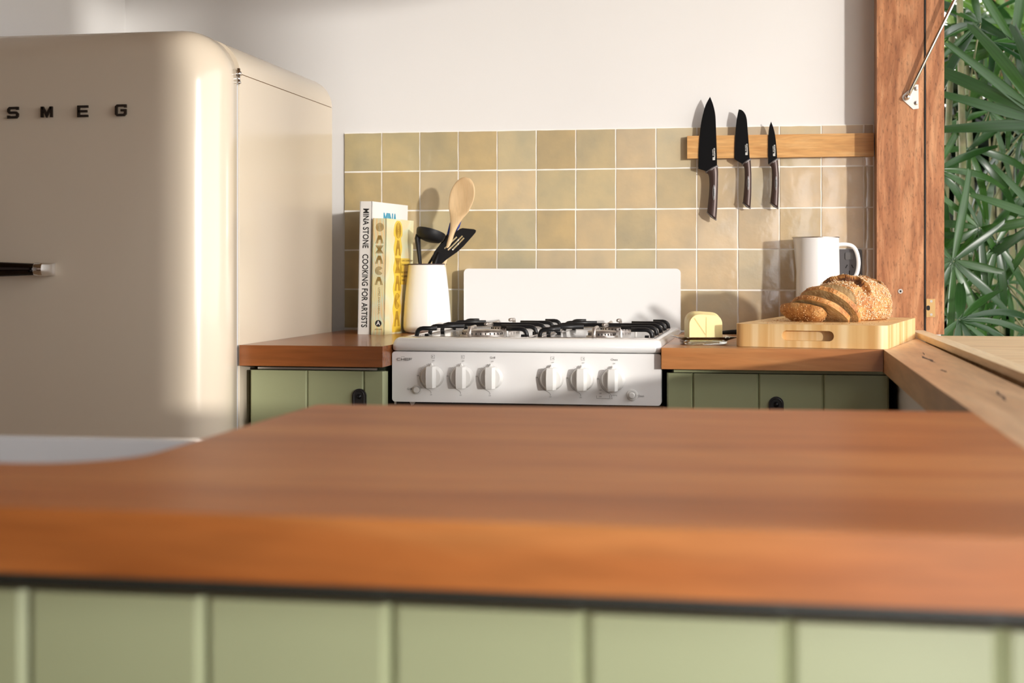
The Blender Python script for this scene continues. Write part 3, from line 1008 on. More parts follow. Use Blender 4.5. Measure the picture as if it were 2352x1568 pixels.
for kx, kz, kind in ((0.3966, 0.8357, 'tl'), (0.4585, 0.8357, 'bl'), (0.5191, 0.8355, 'Grill'), (0.6429, 0.8350, 'tr'), (0.7044, 0.8347, 'br'), (0.7665, 0.8340, 'Oven')):
    if kind in ('Grill', 'Oven'):
        print_text(kind, kx + 0.002, kz + 0.0400, 0.0062, CK, M['ink_grey'])
    else:
        bm = bmesh.new()
        s_ = 0.0032
        merge(bm, seg_letter([[(0, 0), (1, 0), (1, 1), (0, 1), (0, 0)]], kx - s_ + 0.001, kz + 0.0375, 2 * s_, 2 * s_, 0.00035, YP, 0.0002))
        dx = -0.0012 if kind in ('tl', 'bl') else 0.0012
        tube(bm, [(kx + 0.001 + dx, YP - 0.0002, kz + 0.0407), (kx + 0.001 + dx, YP, kz + 0.0407)], 0.0009, 8)
        obj('burner_symbol', bm, M['ink_grey'], CK)
    print_text('OFF', kx + 0.0015, kz + 0.0322, 0.0030, CK, M['ink_grey'])
    bm = bmesh.new()
    for q in range(8):
        a = math.radians(98 + q * 9.5)
        tube(bm, [(kx + 0.0278 * math.cos(a), YP - 0.0002, kz + 0.0278 * math.sin(a)), (kx + 0.0278 * math.cos(a), YP, kz + 0.0278 * math.sin(a))], 0.00045, 6)
    arc = [(0.0278 * math.cos(math.radians(a)), 0.0278 * math.sin(math.radians(a))) for a in range(178, 246, 8)] + [(-0.006, -0.0285), (-0.0035, -0.0315), (-0.0035, -0.0345)]
    merge(bm, seg_letter([arc], kx, kz, 1, 1, 0.0005, YP, 0.0002))
    obj('dial_marks', bm, M['ink_grey'], CK)
    print_text('HI', kx - 0.031, kz + 0.0015, 0.0042, CK, M['ink_grey'])
    print_text('LO', kx - 0.0035, kz - 0.0370, 0.0032, CK, M['ink_grey'])
print_text('Grill', 0.3480, 0.8095, 0.0058, CK, M['ink_grey'])
print_text('Oven', 0.8215, 0.8025, 0.0058, CK, M['ink_grey'])
bm = bmesh.new()
merge(bm, seg_letter([[(0, 0.8), (0, 0), (1, 0), (1, 1)], [(1.2, 1), (1.55, 1), (1.55, 0.6)]], 0.7330, 0.7965, 0.026, 0.007, 0.0005, YP, 0.0002))
obj('dial_marks', bm, M['ink_grey'], CK)
print_text('100', 0.7400, 0.8130, 0.0035, CK, M['ink_grey'])
print_text('150', 0.7400, 0.8065, 0.0035, CK, M['ink_grey'])
print_text('250', 0.7400, 0.8000, 0.0035, CK, M['ink_grey'])

# burners
def burner(cx, cy, r):
    bm = bmesh.new()
    lathe(bm, [(r + 0.004, 0.0), (r + 0.003, 0.0022), (r - 0.001, 0.003), (r - 0.002, 0.0085), (r, 0.0092), (r + 0.0012, 0.0105), (r - 0.002, 0.0130), (r * 0.5, 0.0140), (0.0001, 0.0138)], (cx, cy, 0.9116), 40)
    b = obj('burner', bm, M['worn_steel'], CK)
    autosmooth(b, 30)
    bm = bmesh.new()
    for k in range(26):
        a = 2 * PI * k / 26
        c, s_ = math.cos(a), math.sin(a)
        x, y = cx + (r - 0.0016) * c, cy + (r - 0.0016) * s_
        box(bm, (x - 0.0011, y - 0.0011, 0.9150), (x + 0.0011, y + 0.0011, 0.9190))
    obj('flame_port', bm, M['hole'], b)
    bm = bmesh.new()
    lathe(bm, [(0.0026, 0.0), (0.0026, 0.012), (0.0018, 0.0135), (0.0001, 0.0138)], (cx + r + 0.011, cy - 0.004, 0.9116), 12)
    obj('igniter', bm, M['white_plastic'], b, smooth=True)
for a in ((0.4640, -0.520, 0.044), (0.4640, -0.240, 0.034), (0.7230, -0.520, 0.030), (0.7230, -0.240, 0.036)):
    burner(*a)
# trivets: two, with five rows of fingers from each side and worn front-to-back fingers
def trivet(x0, x1, first=True):
    t = thing('trivet', 'black enamelled wire trivet over the %s pair of burners' % ('left' if first else 'right'), 'trivet', ((x0 + x1) / 2, -0.40, 0.9118), 0, 'cooker trivets')
    zb, zt, r = 0.9140, 0.9315, 0.0046
    yf, yb = -0.652, -0.105
    bm = bmesh.new()
    tube(bm, [(x0 + 0.002, yf, zb), (x1 - 0.002, yf, zb)], 0.0018, 8)
    tube(bm, [(x0 + 0.002, yb, zb), (x1 - 0.002, yb, zb)], 0.0018, 8)
    tube(bm, [(x0 + 0.002, yf, zb), (x0 + 0.002, yb, zb)], 0.0018, 8)
    tube(bm, [(x1 - 0.002, yf, zb), (x1 - 0.002, yb, zb)], 0.0018, 8)
    obj('base_frame', bm, M['worn_steel'], t, smooth=True)
    w = x1 - x0
    rows = [(-0.636, 0.047), (-0.515, 0.080), (-0.395, None), (-0.270, 0.080), (-0.150, 0.040)]
    for y, ln_ in rows:
        for s in (1, -1):
            xs_ = x0 if s > 0 else x1
            if ln_ is None:
                if s < 0:
                    continue
                path = [(x0 + 0.004, y, zb - 0.001), (x0 + 0.005, y, zb + 0.009)]
                path += [(x0 + 0.005 + 0.013 * (1 - math.cos(a)), y, zt - 0.011 + 0.011 * math.sin(a)) for a in (0.4, 0.9, 1.57)]
                path += [(x0 + w * f, y, zt) for f in (0.25, 0.5, 0.75)]
                path += [(x1 - 0.005 - 0.013 * (1 - math.cos(a)), y, zt - 0.011 + 0.011 * math.sin(a)) for a in (1.57, 0.9, 0.4)]
                path += [(x1 - 0.005, y, zb + 0.009), (x1 - 0.004, y, zb - 0.001)]
            else:
                path = [(xs_ + s * 0.004, y, zb - 0.001), (xs_ + s * 0.005, y, zb + 0.007)]
                path += [(xs_ + s * (0.005 + 0.013 * (1 - math.cos(a))), y, zt - 0.011 + 0.011 * math.sin(a)) for a in (0.35, 0.75, 1.15, 1.57)]
                path += [(xs_ + s * ln_, y, zt)]
            bm = bmesh.new()
            tube(bm, path, r, 10)
            obj('finger', bm, M['black'], t, smooth=True)
            bm = bmesh.new()
    for cy in (-0.520, -0.240):
        xc = (x0 + x1) / 2 - 0.002
        for s in (1, -1):
            ye = yf + 0.004 if (s > 0 and cy < -0.4) else (yb - 0.004 if (s < 0 and cy > -0.4) else -0.395)
            pa = [(xc, ye, zb), (xc, ye + s * 0.001, zb + 0.012), (xc, ye + s * 0.005, zt + 0.001), (xc, ye + s * 0.06, zt + 0.002)]
            if ye == -0.395:
                pa = [(xc, ye, zt), (xc, ye + s * 0.05, zt + 0.001), (xc, ye + s * 0.075, zt + 0.003)]
            bm = bmesh.new()
            tube(bm, pa, 0.0042, 10)
            obj('finger', bm, M['worn_steel'], t, smooth=True)['label'] = 'heat-worn bare steel finger'
    for y in (-0.60, -0.45, -0.2):
        for x in (x0 + 0.018, x1 - 0.018):
            obj('foot', bx(((x - 0.004, y - 0.005, 0.9116), (x + 0.004, y + 0.005, 0.9185))), M['black'], t)
    return t
trivet(0.3430, 0.5850)
trivet(0.6030, 0.8430, False)
# ------------------------------------------------------------------ books (built upright at the origin, spine on -Y, then placed)
def book(name, label, w, d, h, cover, loc, rotz, lean, group):
    b = thing(name, label, 'book', loc, 0, group)
    bm = bx(((0.0, 0.0, 0.0), (0.0022, d, h)), ((w - 0.0022, 0.0, 0.0), (w, d, h)), ((0.0, 0.0, 0.0), (w, 0.0028, h)))
    obj('cover', bm, cover, b, world_coords=False)
    bm = bx(((0.0022, 0.0028, 0.003), (w - 0.0022, d - 0.003, h - 0.003)))
    obj('pages', bm, M['paper'], b, world_coords=False)
    b.rotation_euler = (0, lean, rotz)
    return b
bk = 'cookbooks leaning by the fridge'
b1 = book('cookbook', 'tall white cookbook with black spine lettering, standing beside the fridge', 0.0310, 0.240, 0.3165, M['cover_white'], (0.1078, -0.2490, CT), math.radians(-6.5), math.radians(1.1), bk)
bm = text_mesh('MINA STONE   COOKING FOR ARTISTS', 0.0208, 0.00015, 1.0, 'CENTER', 0.0004, 1.02)
xs_ = [v.co.x for v in bm.verts]
f = 0.282 / (max(xs_) - min(xs_))
for v in bm.verts:
    v.co.x = (v.co.x - (max(xs_) + min(xs_)) / 2) * f
put(bm, frame_xz(0.0155, -0.0003, 0.158, -PI / 2))
obj('lettering', bm, M['ink'], b1, world_coords=False)
bm = text_mesh('MINA', 0.042, 0.00015, 0.85, 'CENTER', 0.002)
put(bm, Matrix.Translation((0.0313, 0.118, 0.2745)) @ Matrix.Rotation(PI / 2, 4, 'Z') @ Matrix.Rotation(PI / 2, 4, 'X'))
obj('lettering', bm, M['blue_ink'], b1, world_coords=False)['label'] = 'blue title on the front cover'

b2 = book('cookbook', 'pastel striped cookbook with yellow band of letters, leaning on the white one', 0.0340, 0.182, 0.2755, M['stripes'], (0.1440, -0.2620, CT), math.radians(-6.8), math.radians(1.1), bk)
# spine letters built of stacked strokes
def striped_letter(ch, cx, cz, w, h, n=9, gap=0.30):
    """a letter filled with parallel strokes"""
    bm = bmesh.new()
    if ch == 'O':
        for r in [0.5 * k / 5 for k in range(1, 6)]:
            pts = [(cx + w * r * math.cos(a), cz + h * r * math.sin(a)) for a in [2 * PI * q / 24 for q in range(25)]]
            merge(bm, seg_letter([[(p[0], p[1]) for p in pts]], 0, 0, 1, 1, w * 0.052, -0.0002, 0.0002))
        return bm
    if ch == 'C':
        for r in [0.5 * k / 5 for k in range(1, 6)]:
            pts = [(cx + w * r * math.cos(a), cz + h * r * math.sin(a)) for a in [math.radians(35) + math.radians(290) * q / 22 for q in range(23)]]
            merge(bm, seg_letter([pts], 0, 0, 1, 1, w * 0.052, -0.0002, 0.0002))
        return bm
    for k in range(n):
        f0 = k / (n - 1)
        if ch == 'A':
            top, bot = (-0.16 + 0.32 * f0), (-0.5 + 1.0 * f0)
            seg = [(cx + w * top, cz + h / 2), (cx + w * bot, cz - h / 2)]
            if 0.35 < f0 < 0.65:
                seg[1] = (cx + w * (bot * 0.55 + top * 0.45), cz - h * 0.05)
            merge(bm, seg_letter([seg], 0, 0, 1, 1, w * 0.055, -0.0002, 0.0002))
        if ch == 'X':
            a = -0.5 + f0
            m_ = a * 0.35
            merge(bm, seg_letter([[(cx + w * a, cz + h / 2), (cx + w * m_, cz), (cx + w * a, cz - h / 2)]], 0, 0, 1, 1, w * 0.055, -0.0002, 0.0002))
    return bm
zs_ = [0.2545, 0.2255, 0.2020, 0.1775, 0.1515, 0.1275]
for ch, z in zip('OAXACA', zs_):
    obj('lettering', striped_letter(ch, 0.0180, z, 0.0190, 0.0190), M['olive_ink'], b2, world_coords=False)
bm = text_mesh('LOPEZ AND CABRAL', 0.0068, 0.0001, 1.0, 'CENTER', 0.0, 1.0)
put(bm, frame_xz(0.0190, -0.0003, 0.0800, -PI / 2))
obj('lettering', bm, M['olive_ink'], b2, world_coords=False)
bm = bmesh.new()
tube(bm, [(0.0185, -0.0003, 0.0270), (0.0185, 0.0, 0.0270)], 0.0080, 32)
lg = obj('emblem', bm, M['ink'], b2, world_coords=False)
bm = text_mesh('A', 0.0135, 0.0001, 1.0, 'CENTER', 0.0003)
put(bm, frame_xz(0.0185, -0.0006, 0.0272))
obj('lettering', bm, M['ink_white'], b2, world_coords=False)
bm = text_mesh('ABRAMS', 0.0050, 0.0001, 1.0, 'CENTER', 0.0)
put(bm, frame_xz(0.0185, -0.0003, 0.0130))
obj('lettering', bm, M['olive_ink'], b2, world_coords=False)
# yellow band with letters and blurb on the front cover (plane x = w)
def cover_mat(y, z, x=0.0342):
    return Matrix.Translation((x, y, z)) @ Matrix.Rotation(PI / 2, 4, 'Z')
bm = bmesh.new()
nb_ = 60
L_, R_ = [], []
for k in range(nb_ + 1):
    z = 0.004 + 0.268 * k / nb_
    wv = 0.024 + 0.004 * math.sin(z * 130)
    if z > 0.232:
        wv = 0.026 * math.sqrt(max(0.02, 1 - ((z - 0.245) / 0.028) ** 2)) + 0.003
    L_.append((0.078 - wv, z))
    R_.append((0.078 + wv, z))
prism(bm, L_ + R_[::-1], 0.0341, 0.0343, 'YZ')
box(bm, (0.0341, 0.095, 0.118), (0.0343, 0.160, 0.182))
obj('cover_band', bm, M['yellow_ink'], b2, world_coords=False)
ol2 = mat('mustard_print', (0.46, 0.27, 0.03), 0.5)
for ch, z in zip('OAXACA', [0.249, 0.2065, 0.164, 0.1215, 0.079, 0.036]):
    bm = striped_letter(ch, 0, 0, 0.034, 0.0365, n=8)
    put(bm, cover_mat(0.078, z, 0.0346))
    obj('lettering', bm, ol2, b2, world_coords=False)
for k, line in enumerate(['HOME COOKING FROM', 'THE HEART OF MEXICO', '', 'BRICIA LOPEZ', 'WITH JAVIER', 'CABRAL']):
    if line:
        bm = text_mesh(line, 0.0068, 0.0001, 1.0, 'LEFT', 0.0)
        put(bm, cover_mat(0.104, 0.176 - k * 0.0095, 0.0345) @ Matrix.Rotation(PI / 2, 4, 'X'))
        obj('lettering', bm, M['olive_ink'], b2, world_coords=False)

# ------------------------------------------------------------------ crock and utensils
KX, KY = 0.2530, -0.145
ck = thing('utensil_crock', 'white glazed tapering utensil crock with dark rim in front of the cookbooks', 'crock', (KX, KY, CT))
bm = bmesh.new()
prof = [(0.0001, 0.0), (0.045, 0.0), (0.0535, 0.003), (0.0575, 0.009), (0.0585, 0.018), (0.0580, 0.035), (0.0560, 0.065), (0.0530, 0.100), (0.0495, 0.130), (0.0465, 0.155), (0.0455, 0.1655), (0.0425, 0.1655), (0.0430, 0.15), (0.0490, 0.11), (0.0540, 0.04), (0.05, 0.008), (0.0001, 0.006)]
lathe(bm, prof, (KX, KY, CT), 56)
autosmooth(obj('body', bm, M['crock_glaze'], ck), 50)
bm = bmesh.new()
lathe(bm, [(0.0455, 0.1650), (0.0478, 0.1662), (0.0480, 0.1680), (0.0440, 0.1682), (0.0420, 0.1668), (0.0425, 0.1650)], (KX, KY, CT), 56)
autosmooth(obj('rim', bm, mat('dark_rim', (0.05, 0.03, 0.035), 0.3), ck), 40)
# wooden spoon
sp = thing('wooden_spoon', 'pale beech wooden spoon standing tallest in the crock', 'spoon', (0.262, -0.145, 0.93))
def tilt_frame(origin, top):
    """matrix: local Z along origin->top, local Y away from the camera"""
    z = (Vector(top) - Vector(origin)).normalized()
    y = Vector((0.15, 1, 0))
    x = y.cross(z).normalized()
    y = z.cross(x).normalized()
    m = Matrix((x, y, z)).transposed().to_4x4()
    m.translation = Vector(origin)
    return m
so, stp = V(0.2560, -0.150, 0.93), V(0.3535, -0.150, 1.276)
Lsp = (stp - so).length
bm = bmesh.new()
ns, nr = 60, 20
for i in range(ns + 1):
    s_ = i / ns
    zz = s_ * Lsp
    bowl0 = 0.735
    if s_ < 0.60:
        hw, th = 0.0062, 0.0055
    elif s_ < bowl0:
        q = (s_ - 0.60) / (bowl0 - 0.60)
        hw, th = 0.0062 + (0.0185 - 0.0062) * q ** 1.6, 0.0055 - 0.0008 * q
    else:
        q = (s_ - bowl0) / (1 - bowl0)
        hw = 0.0315 * math.sqrt(max(0.0, 1 - ((q - 0.50) / 0.515) ** 2)) if q > 0.3 else 0.0185 + (0.0290 - 0.0185) * math.sin(q / 0.3 * PI / 2)
        hw = max(hw, 0.0008)
        th = 0.0047
    ring = []
    for k in range(nr):
        a = 2 * PI * k / nr
        x = hw * math.cos(a)
        y = th * math.sin(a)
        if s_ > bowl0 - 0.03:
            q = min(1, max(0, (s_ - bowl0 + 0.03) / 0.06))
            fr_ = 1 - (x / max(hw, 1e-4)) ** 2
            q2 = (s_ - bowl0) / (1 - bowl0)
            dish = 0.0085 * fr_ * q * max(0.0, math.sin(PI * min(1, max(0, q2 * 0.92 + 0.08))))
            y += dish
        ring.append(bm.verts.new((x, y, zz)))
    if i:
        for k in range(nr):
            bm.faces.new([prev_[k], prev_[(k + 1) % nr], ring[(k + 1) % nr], ring[k]])
    else:
        bm.faces.new(ring)
    prev_ = ring
bm.faces.new(prev_)
put(bm, tilt_frame(so, stp))
o = obj('spoon_body', bm, M['spoon_wood'], sp, smooth=True)
# ladle: handle rises, hooks over and the bowl hangs to the right
ld = thing('ladle', 'black nylon ladle hooked over at the left of the crock', 'ladle', (0.238, -0.150, 0.95))
bm = bmesh.new()
pth = [(0.2460, -0.150, 0.935), (0.2410, -0.150, 1.02), (0.2365, -0.150, 1.070), (0.2340, -0.150, 1.095), (0.2315, -0.150, 1.118), (0.2305, -0.151, 1.130), (0.2320, -0.152, 1.140)]
tube(bm, pth, [0.0050, 0.0058, 0.0070, 0.0085, 0.0105, 0.0115, 0.0090], 12, flat=0.6)
obj('handle', bm, M['black_matte'], ld, smooth=True)
bm = bmesh.new()
n = 32
prof = [(1.0, 0.0), (0.985, -0.006), (0.93, -0.014), (0.75, -0.0205), (0.40, -0.024), (0.0001, -0.025), (0.0001, -0.022), (0.40, -0.021), (0.68, -0.017), (0.86, -0.014), (0.945, -0.002), (0.96, 0.0015)]
lathe(bm, [(r * 0.0365, z) for r, z in prof], seg=n)
put(bm, Matrix.Translation((0.2645, -0.150, 1.1455)) @ Matrix.Rotation(math.radians(13), 4, 'Y') @ Matrix.Rotation(math.radians(-14), 4, 'X') @ Matrix.Scale(0.92, 4, (0, 1, 0)))
autosmooth(obj('bowl', bm, M['black_matte'], ld), 40)
# slotted turner
tn = thing('slotted_turner', 'black slotted turner fanning out to the right of the crock', 'turner', (0.275, -0.163, 0.95))
out = [(0.2705, 1.064), (0.2695, 1.082), (0.2730, 1.096), (0.2830, 1.110), (0.3090, 1.132), (0.3270, 1.1475), (0.3340, 1.1525), (0.3410, 1.1545), (0.3690, 1.1515), (0.3740, 1.1490), (0.3735, 1.1440), (0.3655, 1.1340), (0.3450, 1.1100), (0.3300, 1.0960), (0.3060, 1.0790), (0.2900, 1.0650)]
def slot(c0, c1, w):
    a, b = Vector(c0), Vector(c1)
    d = (b - a).normalized()
    n_ = Vector((-d.y, d.x))
    return [tuple(a + n_ * w), tuple(b + n_ * w), tuple(b - n_ * w), tuple(a - n_ * w)]
bm = bmesh.new()
ov = [bm.verts.new((x, 0, z)) for x, z in out]
edges = [bm.edges.new((ov[i], ov[(i + 1) % len(ov)])) for i in range(len(ov))]
for c0, c1 in (((0.2985, 1.1045), (0.3275, 1.1330)), ((0.3075, 1.1005), (0.3415, 1.1355)), ((0.3180, 1.1010), (0.3455, 1.1305))):
    sv = [bm.verts.new((x, 0, z)) for x, z in slot(c0, c1, 0.0019)]
    edges += [bm.edges.new((sv[i], sv[(i + 1) % 4])) for i in range(4)]
bmesh.ops.triangle_fill(bm, edges=edges, use_beauty=True)
# drop triangles inside the slots
def inside(p, poly):
    c = False
    j = len(poly) - 1
    for i in range(len(poly)):
        if ((poly[i][1] > p[1]) != (poly[j][1] > p[1])) and (p[0] < (poly[j][0] - poly[i][0]) * (p[1] - poly[i][1]) / (poly[j][1] - poly[i][1]) + poly[i][0]):
            c = not c
        j = i
    return c
slots = [slot(c0, c1, 0.0019) for c0, c1 in (((0.2985, 1.1045), (0.3275, 1.1330)), ((0.3075, 1.1005), (0.3415, 1.1355)), ((0.3180, 1.1010), (0.3455, 1.1305)))]
dele = [f for f in bm.faces if any(inside((f.calc_center_median().x, f.calc_center_median().z), s_) for s_ in slots)]
bmesh.ops.delete(bm, geom=dele, context='FACES')
r = bmesh.ops.extrude_face_region(bm, geom=list(bm.faces))
bmesh.ops.translate(bm, verts=[v for v in r['geom'] if isinstance(v, bmesh.types.BMVert)], vec=(0, 0.0022, 0))
for v in bm.verts:
    v.co.y += -0.166 + (v.co.z - 1.064) * 0.25
obj('blade', bm, M['black_matte'], tn)
bm = bmesh.new()
tube(bm, [(0.2620, -0.150, 0.93), (0.2700, -0.158, 1.02), (0.2790, -0.1665, 1.070), (0.2850, -0.158, 1.095)], [0.0045, 0.005, 0.007, 0.004], 12, flat=0.6)
obj('handle', bm, M['black_matte'], tn, smooth=True)
# spatula with a blue edge behind the spoon
sb = thing('spatula', 'black spatula with a blue silicone edge half hidden behind the wooden spoon', 'spatula', (0.255, -0.130, 0.95))
bm = bmesh.new()
tube(bm, [(0.2330, -0.128, 0.935), (0.2540, -0.128, 1.069), (0.2710, -0.128, 1.0960), (0.2930, -0.128, 1.126), (0.3020, -0.128, 1.138)], [0.004, 0.0052, 0.0056, 0.0062, 0.007], 12, flat=0.6)
obj('handle', bm, M['black_matte'], sb, smooth=True)
bm = bmesh.new()
prism(bm, [(0.2960, 1.130), (0.3065, 1.126), (0.3200, 1.142), (0.3300, 1.158), (0.3355, 1.176), (0.3330, 1.189), (0.3240, 1.193), (0.3140, 1.186), (0.3050, 1.165)], -0.130, -0.126)
obj('head', bm, M['blue_silicone'], sb, bevel=0.0012)

# ------------------------------------------------------------------ knife rail and knives
kr = obj('knife_rail', bx(((0.8757, -0.0220, 1.3250), (1.3195, -0.0005, 1.3802))), M['rail_wood'], bevel=0.001)
tag(kr, 'pale oak magnetic knife rail fixed across the top row of tiles', 'knife rail')
# smooth outline through points (Catmull-Rom)
def spline(pts, n=6, closed=False):
    P = [Vector(p) for p in pts]
    out = []
    m_ = len(P)
    rng = range(m_) if closed else range(m_ - 1)
    for i in rng:
        p0 = P[(i - 1) % m_] if closed or i > 0 else P[i]
        p1, p2 = P[i], P[(i + 1) % m_]
        p3 = P[(i + 2) % m_] if closed or i + 2 < m_ else P[i + 1]
        for k in range(n):
            t_ = k / n
            out.append(tuple(0.5 * ((2 * p1) + (-p0 + p2) * t_ + (2 * p0 - 5 * p1 + 4 * p2 - p3) * t_ * t_ + (-p0 + 3 * p1 - 3 * p2 + p3) * t_ ** 3)))
    if not closed:
        out.append(tuple(P[-1]))
    return out
def px2(x0, y0, sx, sz, X0, Z0):
    return lambda p: (X0 + (p[0] - x0) * sx, Z0 - (p[1] - y0) * sz)
def knife(label, left, right, heel, handle_l, handle_r, collar, badge, txt, grp='knives on the oak rail'):
    xs = [p[0] for p in left + right]
    zs = [p[1] for p in left + right]
    kn = thing('kitchen_knife', label, 'knife', (sum(xs) / len(xs), -0.024, min(p[1] for p in handle_l)), 0, grp)
    # blade: flat with a bevelled cutting edge on the left
    L_ = spline(left, 5)
    R_ = spline(right, 5)
    outl = L_ + [p for p in heel] + R_[::-1]
    bm = bmesh.new()
    prism(bm, outl, -0.0245, -0.0225)
    bl = obj('blade', bm, M['blade'], kn)
    # handle
    hl, hr = spline(handle_l, 5), spline(handle_r, 5)
    n_ = 24
    def along(poly, t_):
        f_ = t_ * (len(poly) - 1)
        i = min(int(f_), len(poly) - 2)
        return Vector(poly[i]).lerp(Vector(poly[i + 1]), f_ - i)
    bm = bmesh.new()
    prev = None
    for i in range(n_ + 1):
        a, b = along(hl, i / n_), along(hr, i / n_)
        c = (a + b) / 2
        h = (b - a) / 2
        ring = []
        for k in range(14):
            an = 2 * PI * k / 14
            dx = math.copysign(abs(math.cos(an)) ** 0.8, math.cos(an))
            ring.append(bm.verts.new((c.x + h.x * dx, -0.0235 - 0.0078 * math.sin(an), c.y + h.y * dx)))
        if prev:
            for k in range(14):
                bm.faces.new([prev[k], prev[(k + 1) % 14], ring[(k + 1) % 14], ring[k]])
        else:
            bm.faces.new(ring)
        prev = ring
    bm.faces.new(prev)
    h_ = obj('handle', bm, M['knife_handle'], kn, smooth=True)
    # grey bolster and pommel follow the slanted ends
    for (a, b, w) in ((Vector(handle_l[0]), Vector(handle_r[0]), 0.0042), (Vector(handle_l[-1]), Vector(handle_r[-1]), 0.0034)):
        bm = bmesh.new()
        d = (b - a).normalized()
        nn = Vector((d.y, -d.x))
        path = [(a.x - d.x * 0.0004, -0.0238, a.y - d.y * 0.0004), ((a.x + b.x) / 2 + nn.x * 0.0007, -0.0245, (a.y + b.y) / 2 + nn.y * 0.0007), (b.x + d.x * 0.0004, -0.0238, b.y + d.y * 0.0004)]
        tube(bm, path, [w * 0.55, w, w * 0.6], 12, up=(0, 1, 0), flat=1.9)
        obj('collar', bm, M['knife_grey'], h_, smooth=True)
    bm = bmesh.new()
    bxx, bz, bw, bh = badge
    lathe(bm, [(0.0001, 0.0012), (0.8, 0.0010), (1.0, 0.0)], seg=24)
    for v in bm.verts:
        v.co.x *= bw
        v.co.y *= bh
    put(bm, frame_xz(bxx, -0.0312, bz))
    bd = obj('badge', bm, M['knife_grey'], h_, smooth=True)
    bm = text_mesh('SCANPAN', 0.0038, 0.0001, 1.0, 'CENTER', 0.0001)
    put(bm, frame_xz(bxx, -0.0327, bz, -PI / 2))
    obj('lettering', bm, M['ink'], h_)
    # print on the blade
    tx, tz, ts, tr = txt
    bm = text_mesh('SCANPAN', ts, 0.00008, 1.0, 'CENTER', 0.00012, 1.15)
    put(bm, frame_xz(tx, -0.0247, tz, -PI / 2 + tr))
    obj('lettering', bm, M['ink_white'], bl)
    bm = text_mesh('CLASSIC STEEL', ts * 0.52, 0.00008, 1.0, 'CENTER', 0.00006, 1.1)
    put(bm, frame_xz(tx - ts * 0.85, -0.0247, tz, -PI / 2 + tr))
    obj('lettering', bm, M['ink_white'], bl)
    s_ = ts * 0.56
    cxm, czm = tx - ts * 0.30, tz - ts * 3.35
    bm = bmesh.new()
    for dx in (-1, 1):
        for dz in (-1, 1):
            box(bm, (cxm + dx * s_ * 0.62 - s_ * 0.5, -0.0248, czm + dz * s_ * 0.72 - s_ * 0.6), (cxm + dx * s_ * 0.62 + s_ * 0.5, -0.0246, czm + dz * s_ * 0.72 + s_ * 0.6))
    obj('logo', bm, M['ink_white'], bl)
    return kn
# pixel crops of the three knives turned to metres at the rail
k1 = px2(348, 110, 0.0002192, 0.0002172, 0.9312, 1.4746)
knife('longest black chef knife with dark brown handle, leftmost on the oak rail',
      [k1(p) for p in [(348, 110), (300, 200), (268, 310), (245, 430), (232, 570), (222, 730), (217, 912)]],
      [k1(p) for p in [(348, 110), (382, 200), (405, 310), (412, 430), (418, 600), (423, 760), (425, 885)]],
      [k1(p) for p in [(218, 916), (300, 942), (320, 960), (428, 895)]],
      [k1(p) for p in [(300, 958), (332, 990), (340, 1080), (336, 1190), (325, 1300), (315, 1402)]],
      [k1(p) for p in [(432, 886), (438, 960), (437, 1080), (434, 1200), (428, 1350), (417, 1492)]],
      None, (*k1((392, 1186)), 0.0040, 0.0190), (*k1((396, 738)), 0.0044, 0.05))
k2 = px2(97, 120, 0.0001848, 0.0001812, 1.0003, 1.4426)
knife('black santoku knife with blunt rounded tip, in the middle of the oak rail',
      [k2(p) for p in [(97, 120), (74, 230), (60, 340), (50, 480), (44, 630), (41, 780)]],
      [k2(p) for p in [(97, 120), (140, 134), (178, 180), (200, 250), (210, 360), (222, 520), (232, 680), (238, 790)]],
      [k2(p) for p in [(41, 786), (60, 800), (140, 850), (245, 795)]],
      [k2(p) for p in [(140, 862), (165, 900), (172, 1000), (170, 1120), (162, 1240), (150, 1368)]],
      [k2(p) for p in [(250, 790), (256, 860), (262, 980), (263, 1120), (260, 1270), (250, 1446)]],
      None, (*k2((219, 1112)), 0.0033, 0.0175), (*k2((204, 640)), 0.0041, 0.04))
k3 = px2(528, 286, 0.0001848, 0.0001812, 1.0773, 1.4117)
knife('small black paring knife with dark brown handle, rightmost on the oak rail',
      [k3(p) for p in [(528, 286), (508, 350), (496, 430), (492, 560), (491, 700), (492, 850)]],
      [k3(p) for p in [(528, 286), (556, 360), (578, 450), (592, 560), (602, 680), (608, 788)]],
      [k3(p) for p in [(493, 856), (510, 862), (612, 795)]],
      [k3(p) for p in [(503, 862), (530, 900), (539, 1000), (538, 1120), (531, 1240), (518, 1365)]],
      [k3(p) for p in [(616, 786), (622, 860), (632, 980), (633, 1120), (630, 1270), (622, 1446)]],
      None, (*k3((592, 1114)), 0.0033, 0.0175), (*k3((575, 655)), 0.0041, 0.04))

# ------------------------------------------------------------------ power outlet
po = thing('power_outlet', 'grey three-pin power outlet with square switch on the tiles behind the jug', 'power outlet', (1.2585, -0.0005, 0.985))
bm = bmesh.new()
prism(bm, rrect(1.2240, 0.985, 1.2930, 1.1030, 0.006, 5), -0.0075, -0.0008)
pl = obj('plate', bm, M['grey_plate'], po, bevel=0.0012)
bm = bmesh.new()
prism(bm, rrect(1.2535, 1.0780, 1.2715, 1.0950, 0.003, 4), -0.0105, -0.007)
obj('switch', bm, M['grey_switch'], po, bevel=0.001)
for x, z, a in ((1.2562, 1.0615, -0.5), (1.2700, 1.0615, 0.5), (1.2630, 1.0470, 0.0)):
    bm = bx(((-0.0011, -0.0078, -0.0045), (0.0011, -0.0074, 0.0045)))
    put(bm, Matrix.Translation((x, 0, z)) @ Matrix.Rotation(-a, 4, 'Y'))
    obj('pin_slot', bm, M['hole'], po)

